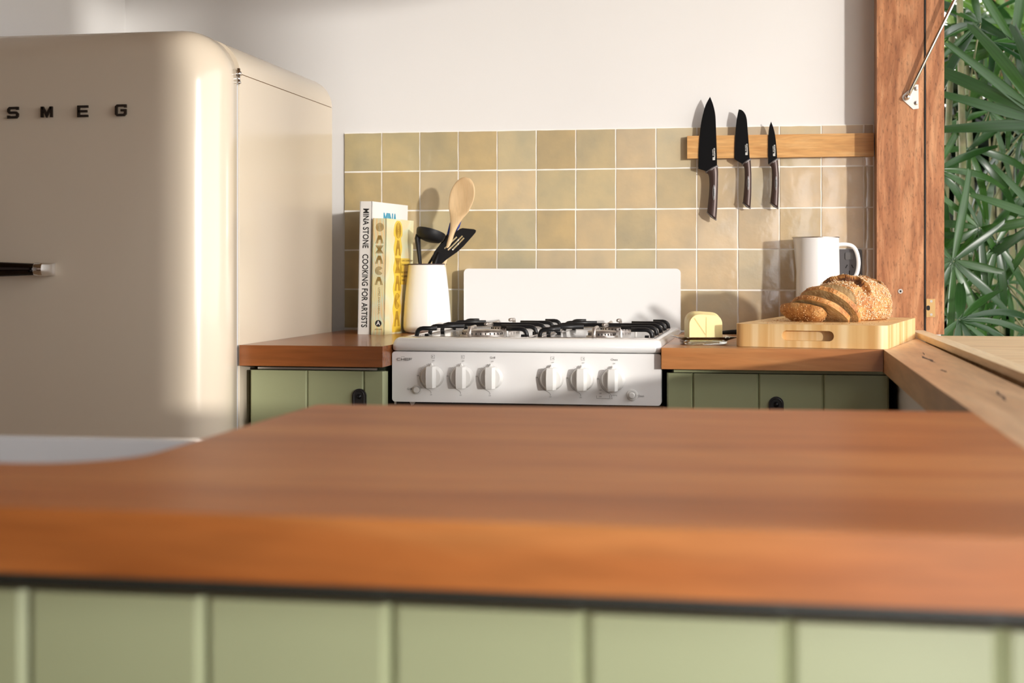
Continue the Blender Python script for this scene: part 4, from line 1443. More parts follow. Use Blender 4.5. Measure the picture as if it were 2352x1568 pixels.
# ------------------------------------------------------------------ enamel jug
JX, JY = 1.1865, -0.082
jg = thing('enamel_jug', 'tall white enamel jug with steel rim and loop handle behind the bread', 'jug', (JX, JY, CT))
bm = bmesh.new()
prof = [(0.0001, 0.0), (0.050, 0.0), (0.0525, 0.004), (0.0528, 0.02), (0.0520, 0.08), (0.0505, 0.15), (0.0490, 0.2290), (0.0478, 0.2290), (0.0495, 0.15), (0.0510, 0.02), (0.0001, 0.006)]
rings = lathe(bm, prof, (JX, JY, CT), 60)
for v in bm.verts:
    dz = v.co.z - CT
    if dz > 0.165:
        a = math.atan2(v.co.y - JY, v.co.x - JX)
        da = abs((a - PI + PI) % (2 * PI) - PI)
        f = max(0.0, 1 - da / 0.55) ** 1.5 * (dz - 0.165) / 0.064
        v.co.x -= 0.009 * f
autosmooth(obj('body', bm, M['white_enamel'], jg), 50)
bm = bmesh.new()
pth = []
for k in range(49):
    a = 2 * PI * k / 48
    da = abs((a - PI + PI) % (2 * PI) - PI)
    f = max(0.0, 1 - da / 0.55) ** 1.5
    pth.append((JX + 0.0492 * math.cos(a) - 0.0095 * f, JY + 0.0492 * math.sin(a), CT + 0.2298))
tube(bm, pth, 0.0013, 8, cap=False)
obj('rim', bm, M['steel'], jg, smooth=True)
bm = bmesh.new()
hp = spline([(JX + 0.047, 1.1125), (JX + 0.060, 1.1135), (JX + 0.0755, 1.1110), (JX + 0.0860, 1.1020), (JX + 0.0920, 1.0850), (JX + 0.0935, 1.0650), (JX + 0.0890, 1.0430), (JX + 0.0760, 1.0250), (JX + 0.0620, 1.0160), (JX + 0.048, 1.0140)], 5)
tube(bm, [(p[0], JY, p[1]) for p in hp], 0.0048, 14, flat=1.35, up=(0, 1, 0))
obj('handle', bm, M['white_enamel'], jg, smooth=True)

# ------------------------------------------------------------------ chopping board
BA = math.radians(-11.6)
cbt = thing('chopping_board', 'thick pale end-grain chopping board with a routed hand grip', 'chopping board', (1.005, -0.655, CT + 0.0005), BA)
BW, BL, BT = 0.298, 0.50, 0.0455
def board_bm():
    bm = bmesh.new()
    # plan outline with rounded corners, front face gets a stadium recess
    pts = rrect(0, 0, BW, BL, 0.018, 6)
    prism(bm, pts, 0.0, BT, 'XY')
    return bm
bo = obj('board', board_bm(), M['board'], cbt, world_coords=False, bevel=0.003, seg=3)
# carve the grip
bm = bmesh.new()
prism(bm, rrect(0.094, 0.0135, 0.196, 0.0335, 0.0099, 8), -0.01, 0.020)
cut = obj('cutter', bm, M['board'], None, world_coords=False)
cut.matrix_world = Matrix.Translation((1.005, -0.655, CT + 0.0005)) @ Matrix.Rotation(BA, 4, 'Z')
md = bo.modifiers.new('grip', 'BOOLEAN')
md.operation = 'DIFFERENCE'
md.object = cut
md.solver = 'EXACT'
bpy.context.view_layer.update()
dg = bpy.context.evaluated_depsgraph_get()
nm = bpy.data.meshes.new_from_object(bo.evaluated_get(dg))
bo.modifiers.clear()
old = bo.data
bo.data = nm
bpy.data.meshes.remove(old)
bo.data.name = 'board'
bpy.data.objects.remove(cut, do_unlink=True)

def on_board(u, v, w=0.0):
    c, s_ = math.cos(BA), math.sin(BA)
    return V(1.005 + u * c - v * s_, -0.655 + u * s_ + v * c, CT + 0.0005 + BT + w)
# ------------------------------------------------------------------ bread
def crust_mat(name, side):
    m = mat(name, (0.5, 0.25, 0.08), 0.6)
    tc = nd(m, 'ShaderNodeTexCoord')
    n = nd(m, 'ShaderNodeTexNoise')
    n.inputs['Scale'].default_value = 45
    n.inputs['Detail'].default_value = 6
    n.inputs['Roughness'].default_value = 0.65
    ln(m, tc.outputs['Object'], n.inputs['Vector'])
    r = ramp(m, side)
    ln(m, n.outputs[0], r.inputs[0])
    ln(m, r.outputs[0], bsdf(m).inputs['Base Color'])
    n2 = nd(m, 'ShaderNodeTexNoise')
    n2.inputs['Scale'].default_value = 160
    n2.inputs['Detail'].default_value = 4
    ln(m, tc.outputs['Object'], n2.inputs['Vector'])
    add_bump(m, n2.outputs[0], 0.8, 0.003)
    return m
M['crust'] = crust_mat('golden_crust', [(0.30, (0.24, 0.075, 0.016)), (0.50, (0.50, 0.215, 0.060)), (0.68, (0.66, 0.38, 0.14))])
M['score'] = crust_mat('dark_score_crust', [(0.35, (0.07, 0.025, 0.010)), (0.55, (0.20, 0.075, 0.025)), (0.75, (0.42, 0.20, 0.075))])
M['crumb'] = crust_mat('bread_crumb', [(0.30, (0.38, 0.21, 0.085)), (0.50, (0.55, 0.37, 0.18)), (0.68, (0.66, 0.50, 0.29))])
M['seed_brown'] = mottled('toasted_seeds', (0.50, 0.24, 0.08), (0.76, 0.50, 0.24), 220, 0.5)
M['seed'] = mottled('pale_seeds', (0.62, 0.42, 0.22), (0.82, 0.70, 0.50), 220, 0.5)
ZB = CT + 0.0005 + BT
LA = Vector((-0.60, -0.80, 0)).normalized()     # loaf axis, toward the cut end
LP = Vector((0.80, -0.60, 0)).normalized()      # across the loaf, toward the right front
LC = V(1.246, -0.405, ZB)
bread = thing('bread_loaf', 'seeded brown bread loaf with two dark scores on the chopping board', 'bread', (LC.x, LC.y, ZB))
def loaf_r(s, th):
    """radius offset of the slashes: s along axis (m), th angle from the top, positive to the right front"""
    d = 0.0
    col = 0
    for s0, sl, t0, t1 in ((0.034, -0.004, -1.0, 1.40), (-0.040, -0.012, -0.7, 0.80)):
        if t0 < th < t1:
            e = s - (s0 + sl * th) - 0.004 * math.sin(th * 5 + s0 * 90) - 0.002 * math.sin(th * 13)
            fade = min(1, (t1 - th) / 0.35, (th - t0) / 0.3)
            if -0.004 < e < 0.018:
                wd_ = 0.022 - 0.010 * max(0.0, th) / 1.4
                d -= 0.011 * fade * max(0.0, math.sin(min(1.0, (e + 0.004) / wd_) * PI))
                col = 1 if (fade > 0.15 and e < wd_ - 0.006 and th < 0.75) else col
            if -0.016 < e <= -0.004:
                d += 0.0065 * fade * (1 - (-0.004 - e) / 0.012)
    return d, col
bm = bmesh.new()
NS, NT = 150, 120
rows = []
cols = {}
CUT = 0.066
for i in range(NS + 1):
    s = -0.098 + (CUT + 0.098) * i / NS
    q = max(0.0, 1 - (abs(s) / 0.100) ** 2.4) ** 0.5
    ring = []
    for k in range(NT):
        th = -PI + 2 * PI * k / NT
        A_, B_ = 0.0735 * q, (0.0925 * (0.62 + 0.38 * q)) * (q ** 0.25 if q > 0 else 0)
        c, s_ = math.cos(th), math.sin(th)
        # upper half dome, lower half flattened
        px = A_ * math.copysign(abs(s_) ** 0.9, s_)
        if c >= 0:
            pz = 0.030 + (B_ - 0.030) * abs(c) ** 0.92
        else:
            pz = 0.030 - 0.030 * min(1, abs(c) * 1.5) ** 0.6
            px *= 1.0 - 0.13 * abs(c)
        pz = max(pz, 0.0) * (q ** 0.15 if q > 0 else 0)
        d, cc = loaf_r(s, th)
        nrm = Vector((s_, c)).normalized()
        if c > -0.25:
            px += nrm.x * d
            pz += nrm.y * d
        P_ = LC + LA * s + LP * px + V(0, 0, pz)
        nz = noise.noise(P_ * 28) * 0.0035 + noise.noise(P_ * 90) * 0.0012
        if pz > 0.004:
            P_ += (LP * nrm.x + V(0, 0, nrm.y)) * nz
        ring.append(bm.verts.new(P_))
        if cc:
            cols[ring[-1]] = 1
    rows.append(ring)
for a, b in zip(rows, rows[1:]):
    for k in range(NT):
        k2 = (k + 1) % NT
        f = bm.faces.new([a[k], a[k2], b[k2], b[k]])
        if sum(1 for v in f.verts if v in cols) >= 3:
            f.material_index = 1
bm.faces.new(rows[0])
f = bm.faces.new(rows[-1])
f.material_index = 2
loaf_pts = []
for i in range(0, NS):
    for k in range(NT):
        f0 = rows[i][k]
        if f0 not in cols:
            loaf_pts.append((f0.co.copy(), k, i))
lo = obj('loaf', bm, M['crust'], bread, smooth=True)
lo.data.materials.append(M['score'])
lo.data.materials.append(M['crumb'])

def seeds(pts, parent, n, centre, seed_, size=0.0019, m=None):
    rnd = random.Random(seed_)
    bm = bmesh.new()
    for _ in range(n):
        p, k, i = rnd.choice(pts)
        p = p + Vector((rnd.uniform(-1, 1), rnd.uniform(-1, 1), rnd.uniform(-1, 1))) * 0.0012
        nrm = (p - centre).normalized()
        t_ = nrm.cross(Vector((rnd.uniform(-1, 1), rnd.uniform(-1, 1), rnd.uniform(-1, 1)))).normalized()
        u_ = nrm.cross(t_)
        s_ = size * rnd.uniform(0.6, 1.25)
        q = p + nrm * 0.0006
        v = [bm.verts.new(q + t_ * s_), bm.verts.new(q + u_ * s_ * 0.55), bm.verts.new(q - t_ * s_), bm.verts.new(q - u_ * s_ * 0.55), bm.verts.new(q + nrm * s_ * 0.4), bm.verts.new(q - nrm * s_ * 0.4)]
        for a, b in ((0, 1), (1, 2), (2, 3), (3, 0)):
            bm.faces.new([v[a], v[b], v[4]])
            bm.faces.new([v[b], v[a], v[5]])
    o = obj('seeds', bm, m or M['seed'], parent)
    o['kind'] = 'stuff'
    return o
top_pts = [t_ for t_ in loaf_pts if t_[0].z > ZB + 0.004 and abs(t_[1] - NT / 2) < 43]
seeds(top_pts, lo, 4200, LC + V(0, 0, 0.02), 3)

def slice_outline(w, h, n=28):
    pts = []
    for k in range(n + 1):
        a = PI * k / n
        x = -w / 2 * math.cos(a)
        z = h * (0.22 + 0.78 * math.sin(a) ** 0.85) if 0 < k < n else h * 0.16
        pts.append((x, z))
    return [(-w / 2 * 0.86, 0.0)] + pts + [(w / 2 * 0.86, 0.0)]
def slice_matrix(base, lean, yaw=0.0):
    """local x = across, local y = thickness (toward the loaf), local z = up in the slice; leans toward the camera"""
    x = Matrix.Rotation(yaw, 3, 'Z') @ LP
    fwd = Matrix.Rotation(yaw, 3, 'Z') @ LA
    z = (V(0, 0, 1) * math.cos(lean) + fwd * math.sin(lean)).normalized()
    y = z.cross(x).normalized()
    m = Matrix((x, y, z)).transposed().to_4x4()
    m.translation = base
    return m
def bread_slice(label, base, lean, yaw, w, h, th, dome=0.0, sd=1):
    m4 = slice_matrix(base, lean, yaw)
    t = thing('bread_slice', label, 'bread', tuple(base), 0, 'slices cut from the seeded loaf')
    out = slice_outline(w, h)
    if dome:
        out = [(-w / 2 * math.cos(PI * k / 18), h * (0.66 + 0.34 * math.sin(PI * k / 18))) for k in range(19)]
        out += [(w / 2 * math.cos(PI * k / 18), h * (0.66 - 0.66 * math.sin(PI * k / 18) ** 0.8)) for k in range(1, 18)]
    bm = bmesh.new()
    nl = 8 if dome else 3
    rings = []
    for i in range(nl + 1):
        f = i / nl
        if dome:
            y = -dome * math.sin(f * PI / 2)
            k = math.cos(f * PI / 2) ** 0.7 if i < nl else 0.0
            k = max(k, 0.05)
        else:
            y = -th * f
            k = 1 - 0.02 * (f in (0, 1))
        ring = []
        for px, pz in out:
            v = Vector((px * k, y, h * 0.45 + (pz - h * 0.45) * k))
            nz = noise.noise((v + Vector((sd, 0, 0))) * 60) * 0.0018
            v += Vector((px, 0, pz - h * 0.45)).normalized() * nz + Vector((0, -abs(nz) * (1 if dome and i else 0), 0))
            ring.append(bm.verts.new(m4 @ v))
        rings.append(ring)
    no = len(out)
    for a, b in zip(rings, rings[1:]):
        for k in range(no):
            bm.faces.new([a[k], a[(k + 1) % no], b[(k + 1) % no], b[k]])
    f0 = bm.faces.new(rings[0])
    f1 = bm.faces.new(rings[-1])
    f0.material_index = 1
    if not dome:
        f1.material_index = 1
    pts = [(v.co.copy(), 0, 0) for r_ in (rings[1:] if dome else rings[1:-1]) for v in r_]
    o = obj('crust', bm, M['crust'], t)
    autosmooth(o, 45)
    o.data.materials.append(M['crumb'])
    seeds(pts, o, 260 if dome else 90, m4 @ Vector((0, 0.02 if dome else -th / 2, h * 0.45)), 20 + sd, 0.0017, M['seed_brown'])
    return t
bread_slice('front heel slice of seeded bread, crust outward, fallen flat before the loaf', LC + LA * 0.116 - LP * 0.016 + V(0, 0, 0.0035), math.radians(57), math.radians(-4), 0.112, 0.066, 0.016, 0.022, 1)
bread_slice('slice of seeded bread leaning between the front heel and the rear slice', LC + LA * 0.096 + LP * 0.006 + V(0, 0, 0.004), math.radians(53), math.radians(-4), 0.138, 0.086, 0.011, 0.0, 2)
bread_slice('slice of seeded bread leaning nearest against the cut loaf', LC + LA * 0.078 + LP * 0.016 + V(0, 0, 0.003), math.radians(40), math.radians(-2), 0.142, 0.094, 0.012, 0.0, 3)

rnd = random.Random(5)
bm = bmesh.new()
for _ in range(420):
    if rnd.random() < 0.6:
        u, v = rnd.gauss(0.10, 0.035), rnd.gauss(0.26, 0.09)
    else:
        u, v = rnd.uniform(0.03, 0.28), rnd.uniform(0.02, 0.42)
    if not (0.01 < u < 0.288 and 0.012 < v < 0.48):
        continue
    s_ = rnd.uniform(0.0005, 0.0016)
    p = on_board(u, v, s_ * 0.4)
    vs = [bm.verts.new(p + V(s_, 0, 0)), bm.verts.new(p + V(0, s_ * 0.8, 0)), bm.verts.new(p - V(s_ * 0.8, 0, 0)), bm.verts.new(p - V(0, s_, 0)), bm.verts.new(p + V(0, 0, s_ * 0.7))]
    for a, b in ((0, 1), (1, 2), (2, 3), (3, 0)):
        bm.faces.new([vs[a], vs[b], vs[4]])
    bm.faces.new(vs[:4][::-1])
o = obj('bread_crumbs', bm, M['crust'])
tag(o, 'scattered brown bread crumbs on the chopping board', 'crumbs', kind='stuff')

# ------------------------------------------------------------------ butter on a glass dish
DA = math.radians(13)
DC = V(0.9385, -0.5650, CT)
dish = thing('butter_dish', 'clear glass butter dish with flared rim beside the cooker', 'dish', tuple(DC), DA)
def loop_rr(bm, hx, hy, z, r, n=6):
    return [bm.verts.new((x, y, z)) for x, y in rrect(-hx, -hy, hx, hy, r, n)]
bm = bmesh.new()
L_ = [(0.041, 0.036, 0.0006, 0.012), (0.044, 0.039, 0.003, 0.013), (0.0445, 0.0395, 0.0075, 0.013), (0.047, 0.042, 0.0095, 0.013), (0.060, 0.054, 0.0150, 0.008), (0.0605, 0.0545, 0.0165, 0.008), (0.058, 0.052, 0.0165, 0.008), (0.046, 0.041, 0.0112, 0.013), (0.0425, 0.0375, 0.0095, 0.012), (0.041, 0.036, 0.0070, 0.012)]
loops = [loop_rr(bm, *(hx, hy, z, r)) for hx, hy, z, r in L_]
for a, b in zip(loops, loops[1:]):
    for k in range(len(a)):
        bm.faces.new([a[k], a[(k + 1) % len(a)], b[(k + 1) % len(a)], b[k]])
bm.faces.new(loops[0][::-1])
bm.faces.new(loops[-1])
autosmooth(obj('dish_body', bm, M['glass'], dish, world_coords=False), 40)
bt = thing('butter', 'rounded block of pale yellow butter with creased front on the glass dish', 'butter', (DC.x, DC.y, CT + 0.0073), DA)
bm = bmesh.new()
hx, hy, hz = 0.0355, 0.030, 0.0575
ny = 14
secs = []
def butter_sec(y, shrink, zt):
    pts = []
    r = 0.020
    x1 = hx * shrink
    pts = [(-x1, 0.0)] + [(-x1, 0.010)]
    for k in range(9):
        a = PI - PI / 2 * k / 8
        pts.append((-x1 + r + r * math.cos(a), zt - r + r * math.sin(a)))
    pts.append((-0.002, zt))
    pts.append((0.002, zt - 0.0006))
    for k in range(9):
        a = PI / 2 - PI / 2 * k / 8
        pts.append((x1 - r + r * math.cos(a), zt - 0.0015 - r + r * math.sin(a)))
    pts += [(x1, 0.010), (x1, 0.0)]
    return [bm.verts.new((px, y, pz)) for px, pz in pts]
for i in range(ny + 1):
    f = i / ny
    y = -hy + 2 * hy * f
    e = min(1, f * 9, (1 - f) * 9)
    sh = 0.955 + 0.045 * e
    zt = hz * (0.985 if f < 0.42 else 1.045) * (0.96 + 0.04 * e)
    secs.append(butter_sec(y, sh, zt))
for a, b in zip(secs, secs[1:]):
    for k in range(len(a)):
        bm.faces.new([a[k], a[(k + 1) % len(a)], b[(k + 1) % len(a)], b[k]])
bm.faces.new(secs[0])
bm.faces.new(secs[-1][::-1])
autosmooth(obj('block', bm, M['butter'], bt, world_coords=False), 40)
bm = bmesh.new()
prism(bm, [(0.0000, 0.006), (0.0014, 0.006), (0.0018, 0.048), (0.0004, 0.050)], -hy - 0.0006, -hy + 0.001)
prism(bm, [(-0.0245, 0.047), (-0.0225, 0.048), (0.0006, 0.013), (-0.0010, 0.013)], -hy - 0.0006, -hy + 0.001)
obj('crease', bm, mat('butter_crease', (0.74, 0.56, 0.22), 0.5), bt, world_coords=False)
# bread knife lying behind the board
kf = thing('bread_knife', 'black-handled knife lying on the worktop behind the chopping board', 'knife', (1.02, -0.12, CT))
bm = bmesh.new()
tube(bm, [(0.960, -0.105, CT + 0.0042), (0.985, -0.112, CT + 0.006), (1.03, -0.118, CT + 0.0075), (1.075, -0.122, CT + 0.007)], [0.004, 0.006, 0.0075, 0.0065], 12, flat=0.9)
obj('handle', bm, M['black_matte'], kf, smooth=True)
bm = bmesh.new()
prism(bm, [(1.07, -0.130), (1.07, -0.112), (1.24, -0.118), (1.25, -0.128)], CT + 0.003, CT + 0.005, 'XY')
obj('blade', bm, M['steel'], kf)

# ------------------------------------------------------------------ outside
struct('ground_outside', bx(((XO + 0.001, -14, -0.9), (30, 40, -0.6)), ((-20, 0.17, -0.9), (XO + 0.001, 40, -0.6))), mottled('leaf_litter', (0.10, 0.075, 0.04), (0.20, 0.20, 0.09), 3, 0.9))
def leaf_mat(name, c1, c2, rough=0.3):
    m = mat(name, c1, rough)
    oi = nd(m, 'ShaderNodeObjectInfo')
    tc = nd(m, 'ShaderNodeTexCoord')
    w = nd(m, 'ShaderNodeTexNoise')
    mp = nd(m, 'ShaderNodeMapping')
    mp.inputs['Scale'].default_value = (4, 260, 4)
    ln(m, tc.outputs['Object'], mp.inputs[0])
    ln(m, mp.outputs[0], w.inputs['Vector'])
    w.inputs['Scale'].default_value = 1
    w.inputs['Detail'].default_value = 1
    r = ramp(m, [(0.0, c1), (1.0, c2)])
    ln(m, oi.outputs['Random'], r.inputs[0])
    r2 = ramp(m, [(0.35, (0.72, 0.72, 0.72)), (0.6, (1.1, 1.1, 1.1))])
    ln(m, w.outputs[0], r2.inputs[0])
    mx = nd(m, 'ShaderNodeMix', data_type='RGBA', blend_type='MULTIPLY')
    mx.inputs[0].default_value = 1
    ln(m, r.outputs[0], mx.inputs[6])
    ln(m, r2.outputs[0], mx.inputs[7])
    ln(m, mx.outputs[2], bsdf(m).inputs['Base Color'])
    tr = nd(m, 'ShaderNodeBsdfTranslucent')
    tr.inputs[0].default_value = (c2[0] * 1.5, c2[1] * 1.6, c2[2] * 0.8, 1)
    ms = nd(m, 'ShaderNodeMixShader')
    ms.inputs[0].default_value = 0.22
    out = m.node_tree.nodes['Material Output']
    ln(m, bsdf(m).outputs[0], ms.inputs[1])
    ln(m, tr.outputs[0], ms.inputs[2])
    ln(m, ms.outputs[0], out.inputs[0])
    return m
M['frond'] = leaf_mat('palm_frond', (0.006, 0.026, 0.008), (0.030, 0.085, 0.016))  # darkened copy, the shade of the lower leaves is in the colour
M['frond_light'] = leaf_mat('light_palm_frond', (0.07, 0.16, 0.03), (0.15, 0.27, 0.05))  # brighter copy, the light on the upper leaves is in the colour
M['cane'] = mottled('palm_cane', (0.10, 0.13, 0.05), (0.20, 0.17, 0.09), 30, 0.6)
M['bark'] = mottled('brown_bark', (0.16, 0.075, 0.035), (0.34, 0.18, 0.09), 12, 0.9, 0.5, 40)
def leaflet_mesh(L, w, droop, twist, m):
    bm = bmesh.new()
    n = 8
    prev = None
    for i in range(n + 1):
        f = i / n
        x = L * f * (1 - 0.22 * droop * f)
        z = -L * droop * f ** 2.2
        hw = w / 2 * (0.35 + 0.65 * min(1, f * 3.2)) * (1 - 0.35 * max(0, f - 0.6) / 0.4)
        c = math.cos(twist * f)
        s_ = math.sin(twist * f)
        row = []
        for j, (yy, zz) in enumerate(((-1, 0.20), (-0.5, -0.04), (0, 0.10), (0.5, -0.04), (1, 0.20))):
            y0, z0 = yy * hw, zz * hw
            xx = x + (0.012 * ((j * 7 + 3) % 5) / 5 if i == n else 0)
            row.append(bm.verts.new((xx, y0 * c - z0 * s_, z + y0 * s_ + z0 * c)))
        if prev:
            for j in range(4):
                bm.faces.new([prev[j], prev[j + 1], row[j + 1], row[j]])
        prev = row
    me = bpy.data.meshes.new('leaflet')
    bm.to_mesh(me)
    bm.free()
    for p in me.polygons:
        p.use_smooth = True
    me.materials.append(m)
    return me
LV = [leaflet_mesh(l_, w_, d, t_, M['frond']) for l_, w_, d, t_ in ((0.22, 0.022, 0.06, 0.35), (0.24, 0.025, 0.25, -0.6), (0.26, 0.021, 0.50, 0.5), (0.27, 0.024, 0.80, -0.4), (0.18, 0.017, 0.15, 0.9))]
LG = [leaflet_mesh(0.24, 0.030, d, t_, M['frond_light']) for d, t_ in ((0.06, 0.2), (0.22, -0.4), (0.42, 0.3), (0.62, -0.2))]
def make_leaf(palm, root, hub, normal, axis, spread, nleaf, scale, rnd, meshes=LV, angles=None):
    """petiole from root to hub, leaflets fanned about 'axis' in the plane whose normal is 'normal'"""
    bm = bmesh.new()
    root, hub = Vector(root), Vector(hub)
    mid = root.lerp(hub, 0.55) + Vector((0, 0, 0.10 * (hub - root).length))
    tube(bm, [root, mid, hub], [0.0035, 0.0028, 0.0024], 6)
    lf = obj('leaf', bm, M['cane'], palm, smooth=True)
    off = base_of(palm)
    n_ = Vector(normal).normalized()
    a_ = Vector(axis)
    a_ = (a_ - n_ * a_.dot(n_)).normalized()
    b_ = n_.cross(a_).normalized()
    if angles is None:
        angles = [(-spread / 2 + spread * k / max(1, nleaf - 1) + rnd.uniform(-6, 6), rnd.uniform(0.8, 1.1), rnd.randrange(len(meshes))) for k in range(nleaf)]
    for an, sc, vi in angles:
        r_ = math.radians(an)
        x = (a_ * math.cos(r_) + b_ * math.sin(r_)).normalized()
        y = n_.cross(x).normalized()
        z = x.cross(y).normalized()
        o = bpy.data.objects.new('leaflet', meshes[vi])
        COL.objects.link(o)
        o.parent = lf
        m4 = Matrix((x, y, z)).transposed().to_4x4()
        o.rotation_euler = m4.to_euler()
        o.location = hub - off
        s_ = scale * sc
        o.scale = (s_, scale * rnd.uniform(0.9, 1.15), s_)
    return lf
def palm(label, x, y, canes, name='rhapis_palm'):
    t = thing('fan_palm', label, 'palm', (x, y, -0.6), 0, 'fan palms outside the window')
    rnd = random.Random(int(x * 100 + y * 10))
    for k in range(canes):
        bm = bmesh.new()
        cx_, cy_ = x + rnd.uniform(-0.12, 0.12), y + rnd.uniform(-0.12, 0.12)
        h = rnd.uniform(1.9, 2.7)
        tube(bm, [(cx_, cy_, -0.6), (cx_ + rnd.uniform(-0.03, 0.03), cy_, 0.3), (cx_ + rnd.uniform(-0.06, 0.06), cy_, -0.6 + h)], [0.014, 0.012, 0.009], 8)
        obj('cane', bm, M['cane'], t, smooth=True)
    return t
rp = random.Random(21)
pA = palm('nearest fan palm against the timber jamb with arching lower leaves', 1.62, 0.75, 3)
pB = palm('fan palm with long blades crossing the top of the window view', 1.95, 0.80, 3)
pC = palm('fan palm standing further back behind the two front palms', 1.80, 1.45, 4)
pD = palm('light green fan palm at the upper rear, lit from behind', 2.05, 2.05, 4)
FR = (0, -1, 0)
# star-shaped leaf low against the jamb
make_leaf(pA, (1.62, 0.75, 0.70), (1.556, 0.42, 1.076), (0.1, -1, 0.15), (0, 0, -1), 0, 0, 1.0, rp, LV,
          [(-4, 1.15, 0), (22, 1.0, 1), (48, 0.95, 1), (78, 0.6, 0), (128, 0.80, 0), (168, 1.15, 0), (-28, 1.0, 1), (-60, 0.8, 1), (-100, 0.7, 0), (-140, 0.9, 0)])
# arching leaf at the bottom
make_leaf(pA, (1.62, 0.75, 0.55), (1.546, 0.22, 0.926), (0.1, -0.75, 0.65), (1, 0, 0.35), 0, 0, 1.0, rp, LV,
          [(-8, 1.15, 2), (10, 1.2, 2), (-28, 1.15, 3), (-52, 0.95, 3), (-80, 0.75, 2), (-112, 0.7, 1), (34, 0.9, 1), (-145, 0.8, 1), (66, 0.7, 1)])
make_leaf(pB, (1.95, 0.80, 0.75), (1.679, 0.50, 1.128), (0.2, -1, 0.1), (-0.3, 0, -1), 0, 0, 0.95, rp, LV,
          [(2, 1.0, 0), (24, 1.05, 1), (50, 0.9, 1), (-18, 0.8, 0), (-66, 0.75, 2), (-84, 0.7, 1), (120, 0.7, 1), (164, 0.8, 0)])
make_leaf(pB, (1.95, 0.80, 0.95), (1.800, 0.50, 1.190), (0.1, -1, 0.2), (-0.7, 0, -0.5), 0, 0, 1.0, rp, LV,
          [(0, 1.0, 1), (24, 1.0, 2), (-25, 0.95, 1), (52, 0.9, 1), (-55, 0.9, 0), (-85, 0.9, 0)])
# long blades crossing the upper view
make_leaf(pB, (1.95, 0.80, 1.35), (1.800, 0.45, 1.440), (0.1, -1, 0.1), (-0.75, 0, 0.66), 0, 0, 1.35, rp, LV,
          [(0, 1.15, 0), (10, 1.25, 1), (24, 1.0, 0), (-18, 1.1, 1), (-36, 0.95, 1), (44, 0.9, 0), (-62, 0.8, 2), (-92, 0.8, 2)])
make_leaf(pC, (1.80, 1.45, 1.35), (1.756, 0.70, 1.690), (0.0, -1, 0.3), (-0.85, 0, 0.3), 0, 0, 1.2, rp, LV,
          [(0, 1.2, 1), (16, 1.0, 2), (34, 1.0, 1), (-20, 1.2, 1), (-45, 1.0, 0), (-80, 0.9, 0), (70, 0.9, 1), (120, 0.9, 1)])
make_leaf(pC, (1.80, 1.45, 1.0), (1.640, 0.75, 1.400), (0.1, -1, 0.3), (0.2, 0, -0.6), 0, 0, 1.0, rp, LV,
          [(0, 0.8, 2), (26, 0.9, 2), (-26, 0.9, 2), (60, 0.9, 2), (-62, 0.8, 2), (110, 0.8, 1), (-110, 0.9, 1)])
make_leaf(pA, (1.62, 0.75, 1.0), (1.531, 0.60, 1.330), (0.2, -1, 0.4), (0.6, 0, -0.2), 0, 0, 1.0, rp, LV,
          [(0, 0.9, 3), (22, 1.0, 2), (-24, 0.9, 3), (48, 1.0, 1), (80, 1.1, 0), (-58, 0.9, 2)])
palms = (pA, pB, pC, pC, pC)
for k in range(34):
    pl = palms[k % 5]
    y = {0: 0.75, 1: 0.8}.get(k % 5, 1.3) + rp.uniform(-0.30, 0.35)
    x = 1.50 + 0.12 * y + rp.uniform(0.0, 0.42)
    z = rp.uniform(0.70, 1.95)
    nrm = (rp.uniform(-1.1, 1.1), -1, rp.uniform(-0.3, 1.6))
    ax = (rp.uniform(-1, 1), 0, rp.uniform(-1, 0.5))
    bx_ = base_of(pl)
    make_leaf(pl, (bx_.x, bx_.y, z - 0.35), (x, y, z), nrm, ax, rp.uniform(110, 250), rp.choice((5, 6, 7, 9)), rp.uniform(0.75, 1.15), rp, LV)
for k in range(13):
    y = 1.9 + rp.uniform(-0.3, 0.5)
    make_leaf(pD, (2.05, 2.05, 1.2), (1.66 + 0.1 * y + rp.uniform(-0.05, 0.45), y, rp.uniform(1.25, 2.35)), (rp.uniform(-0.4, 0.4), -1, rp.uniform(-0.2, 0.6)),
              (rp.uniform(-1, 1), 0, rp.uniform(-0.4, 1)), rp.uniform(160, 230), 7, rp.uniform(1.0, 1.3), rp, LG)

# dense shrubbery closing the garden behind the palms
def shrub(name, label, x0, x1, y0, y1, z0, z1, n, m, sd, size=0.09):
    rnd = random.Random(sd)
    bm = bmesh.new()
    for _ in range(n):
        u, v_, w = rnd.random(), rnd.random(), rnd.random()
        h = 1 - 0.35 * noise.noise(Vector((u * 3, v_ * 3, sd)))
        p = V(x0 + (x1 - x0) * u, y0 + (y1 - y0) * v_, z0 + (z1 - z0) * w * h)
        d = Vector((rnd.gauss(0, 1), rnd.gauss(0, 1), rnd.gauss(0, 0.6))).normalized()
        s_ = d.cross(Vector((rnd.gauss(0, 1), rnd.gauss(0, 1), rnd.gauss(0, 1)))).normalized()
        l = size * rnd.uniform(0.6, 1.5)
        vs = [bm.verts.new(p), bm.verts.new(p + d * l * 0.5 + s_ * l * 0.16), bm.verts.new(p + d * l), bm.verts.new(p + d * l * 0.5 - s_ * l * 0.16)]
        bm.faces.new(vs)
    t = thing(name, label, 'shrub', ((x0 + x1) / 2, (y0 + y1) / 2, -0.6))
    o = obj('foliage', bm, m, t)
    o['kind'] = 'stuff'
    bm = bmesh.new()
    for k in range(4):
        fx = x0 + (x1 - x0) * (k + 0.5) / 4
        tube(bm, [(fx, (y0 + y1) / 2, -0.6), (fx + 0.1, (y0 + y1) / 2, (z0 + z1) / 2)], [0.03, 0.012], 6)
    obj('stem', bm, M['bark'], t)
    return t
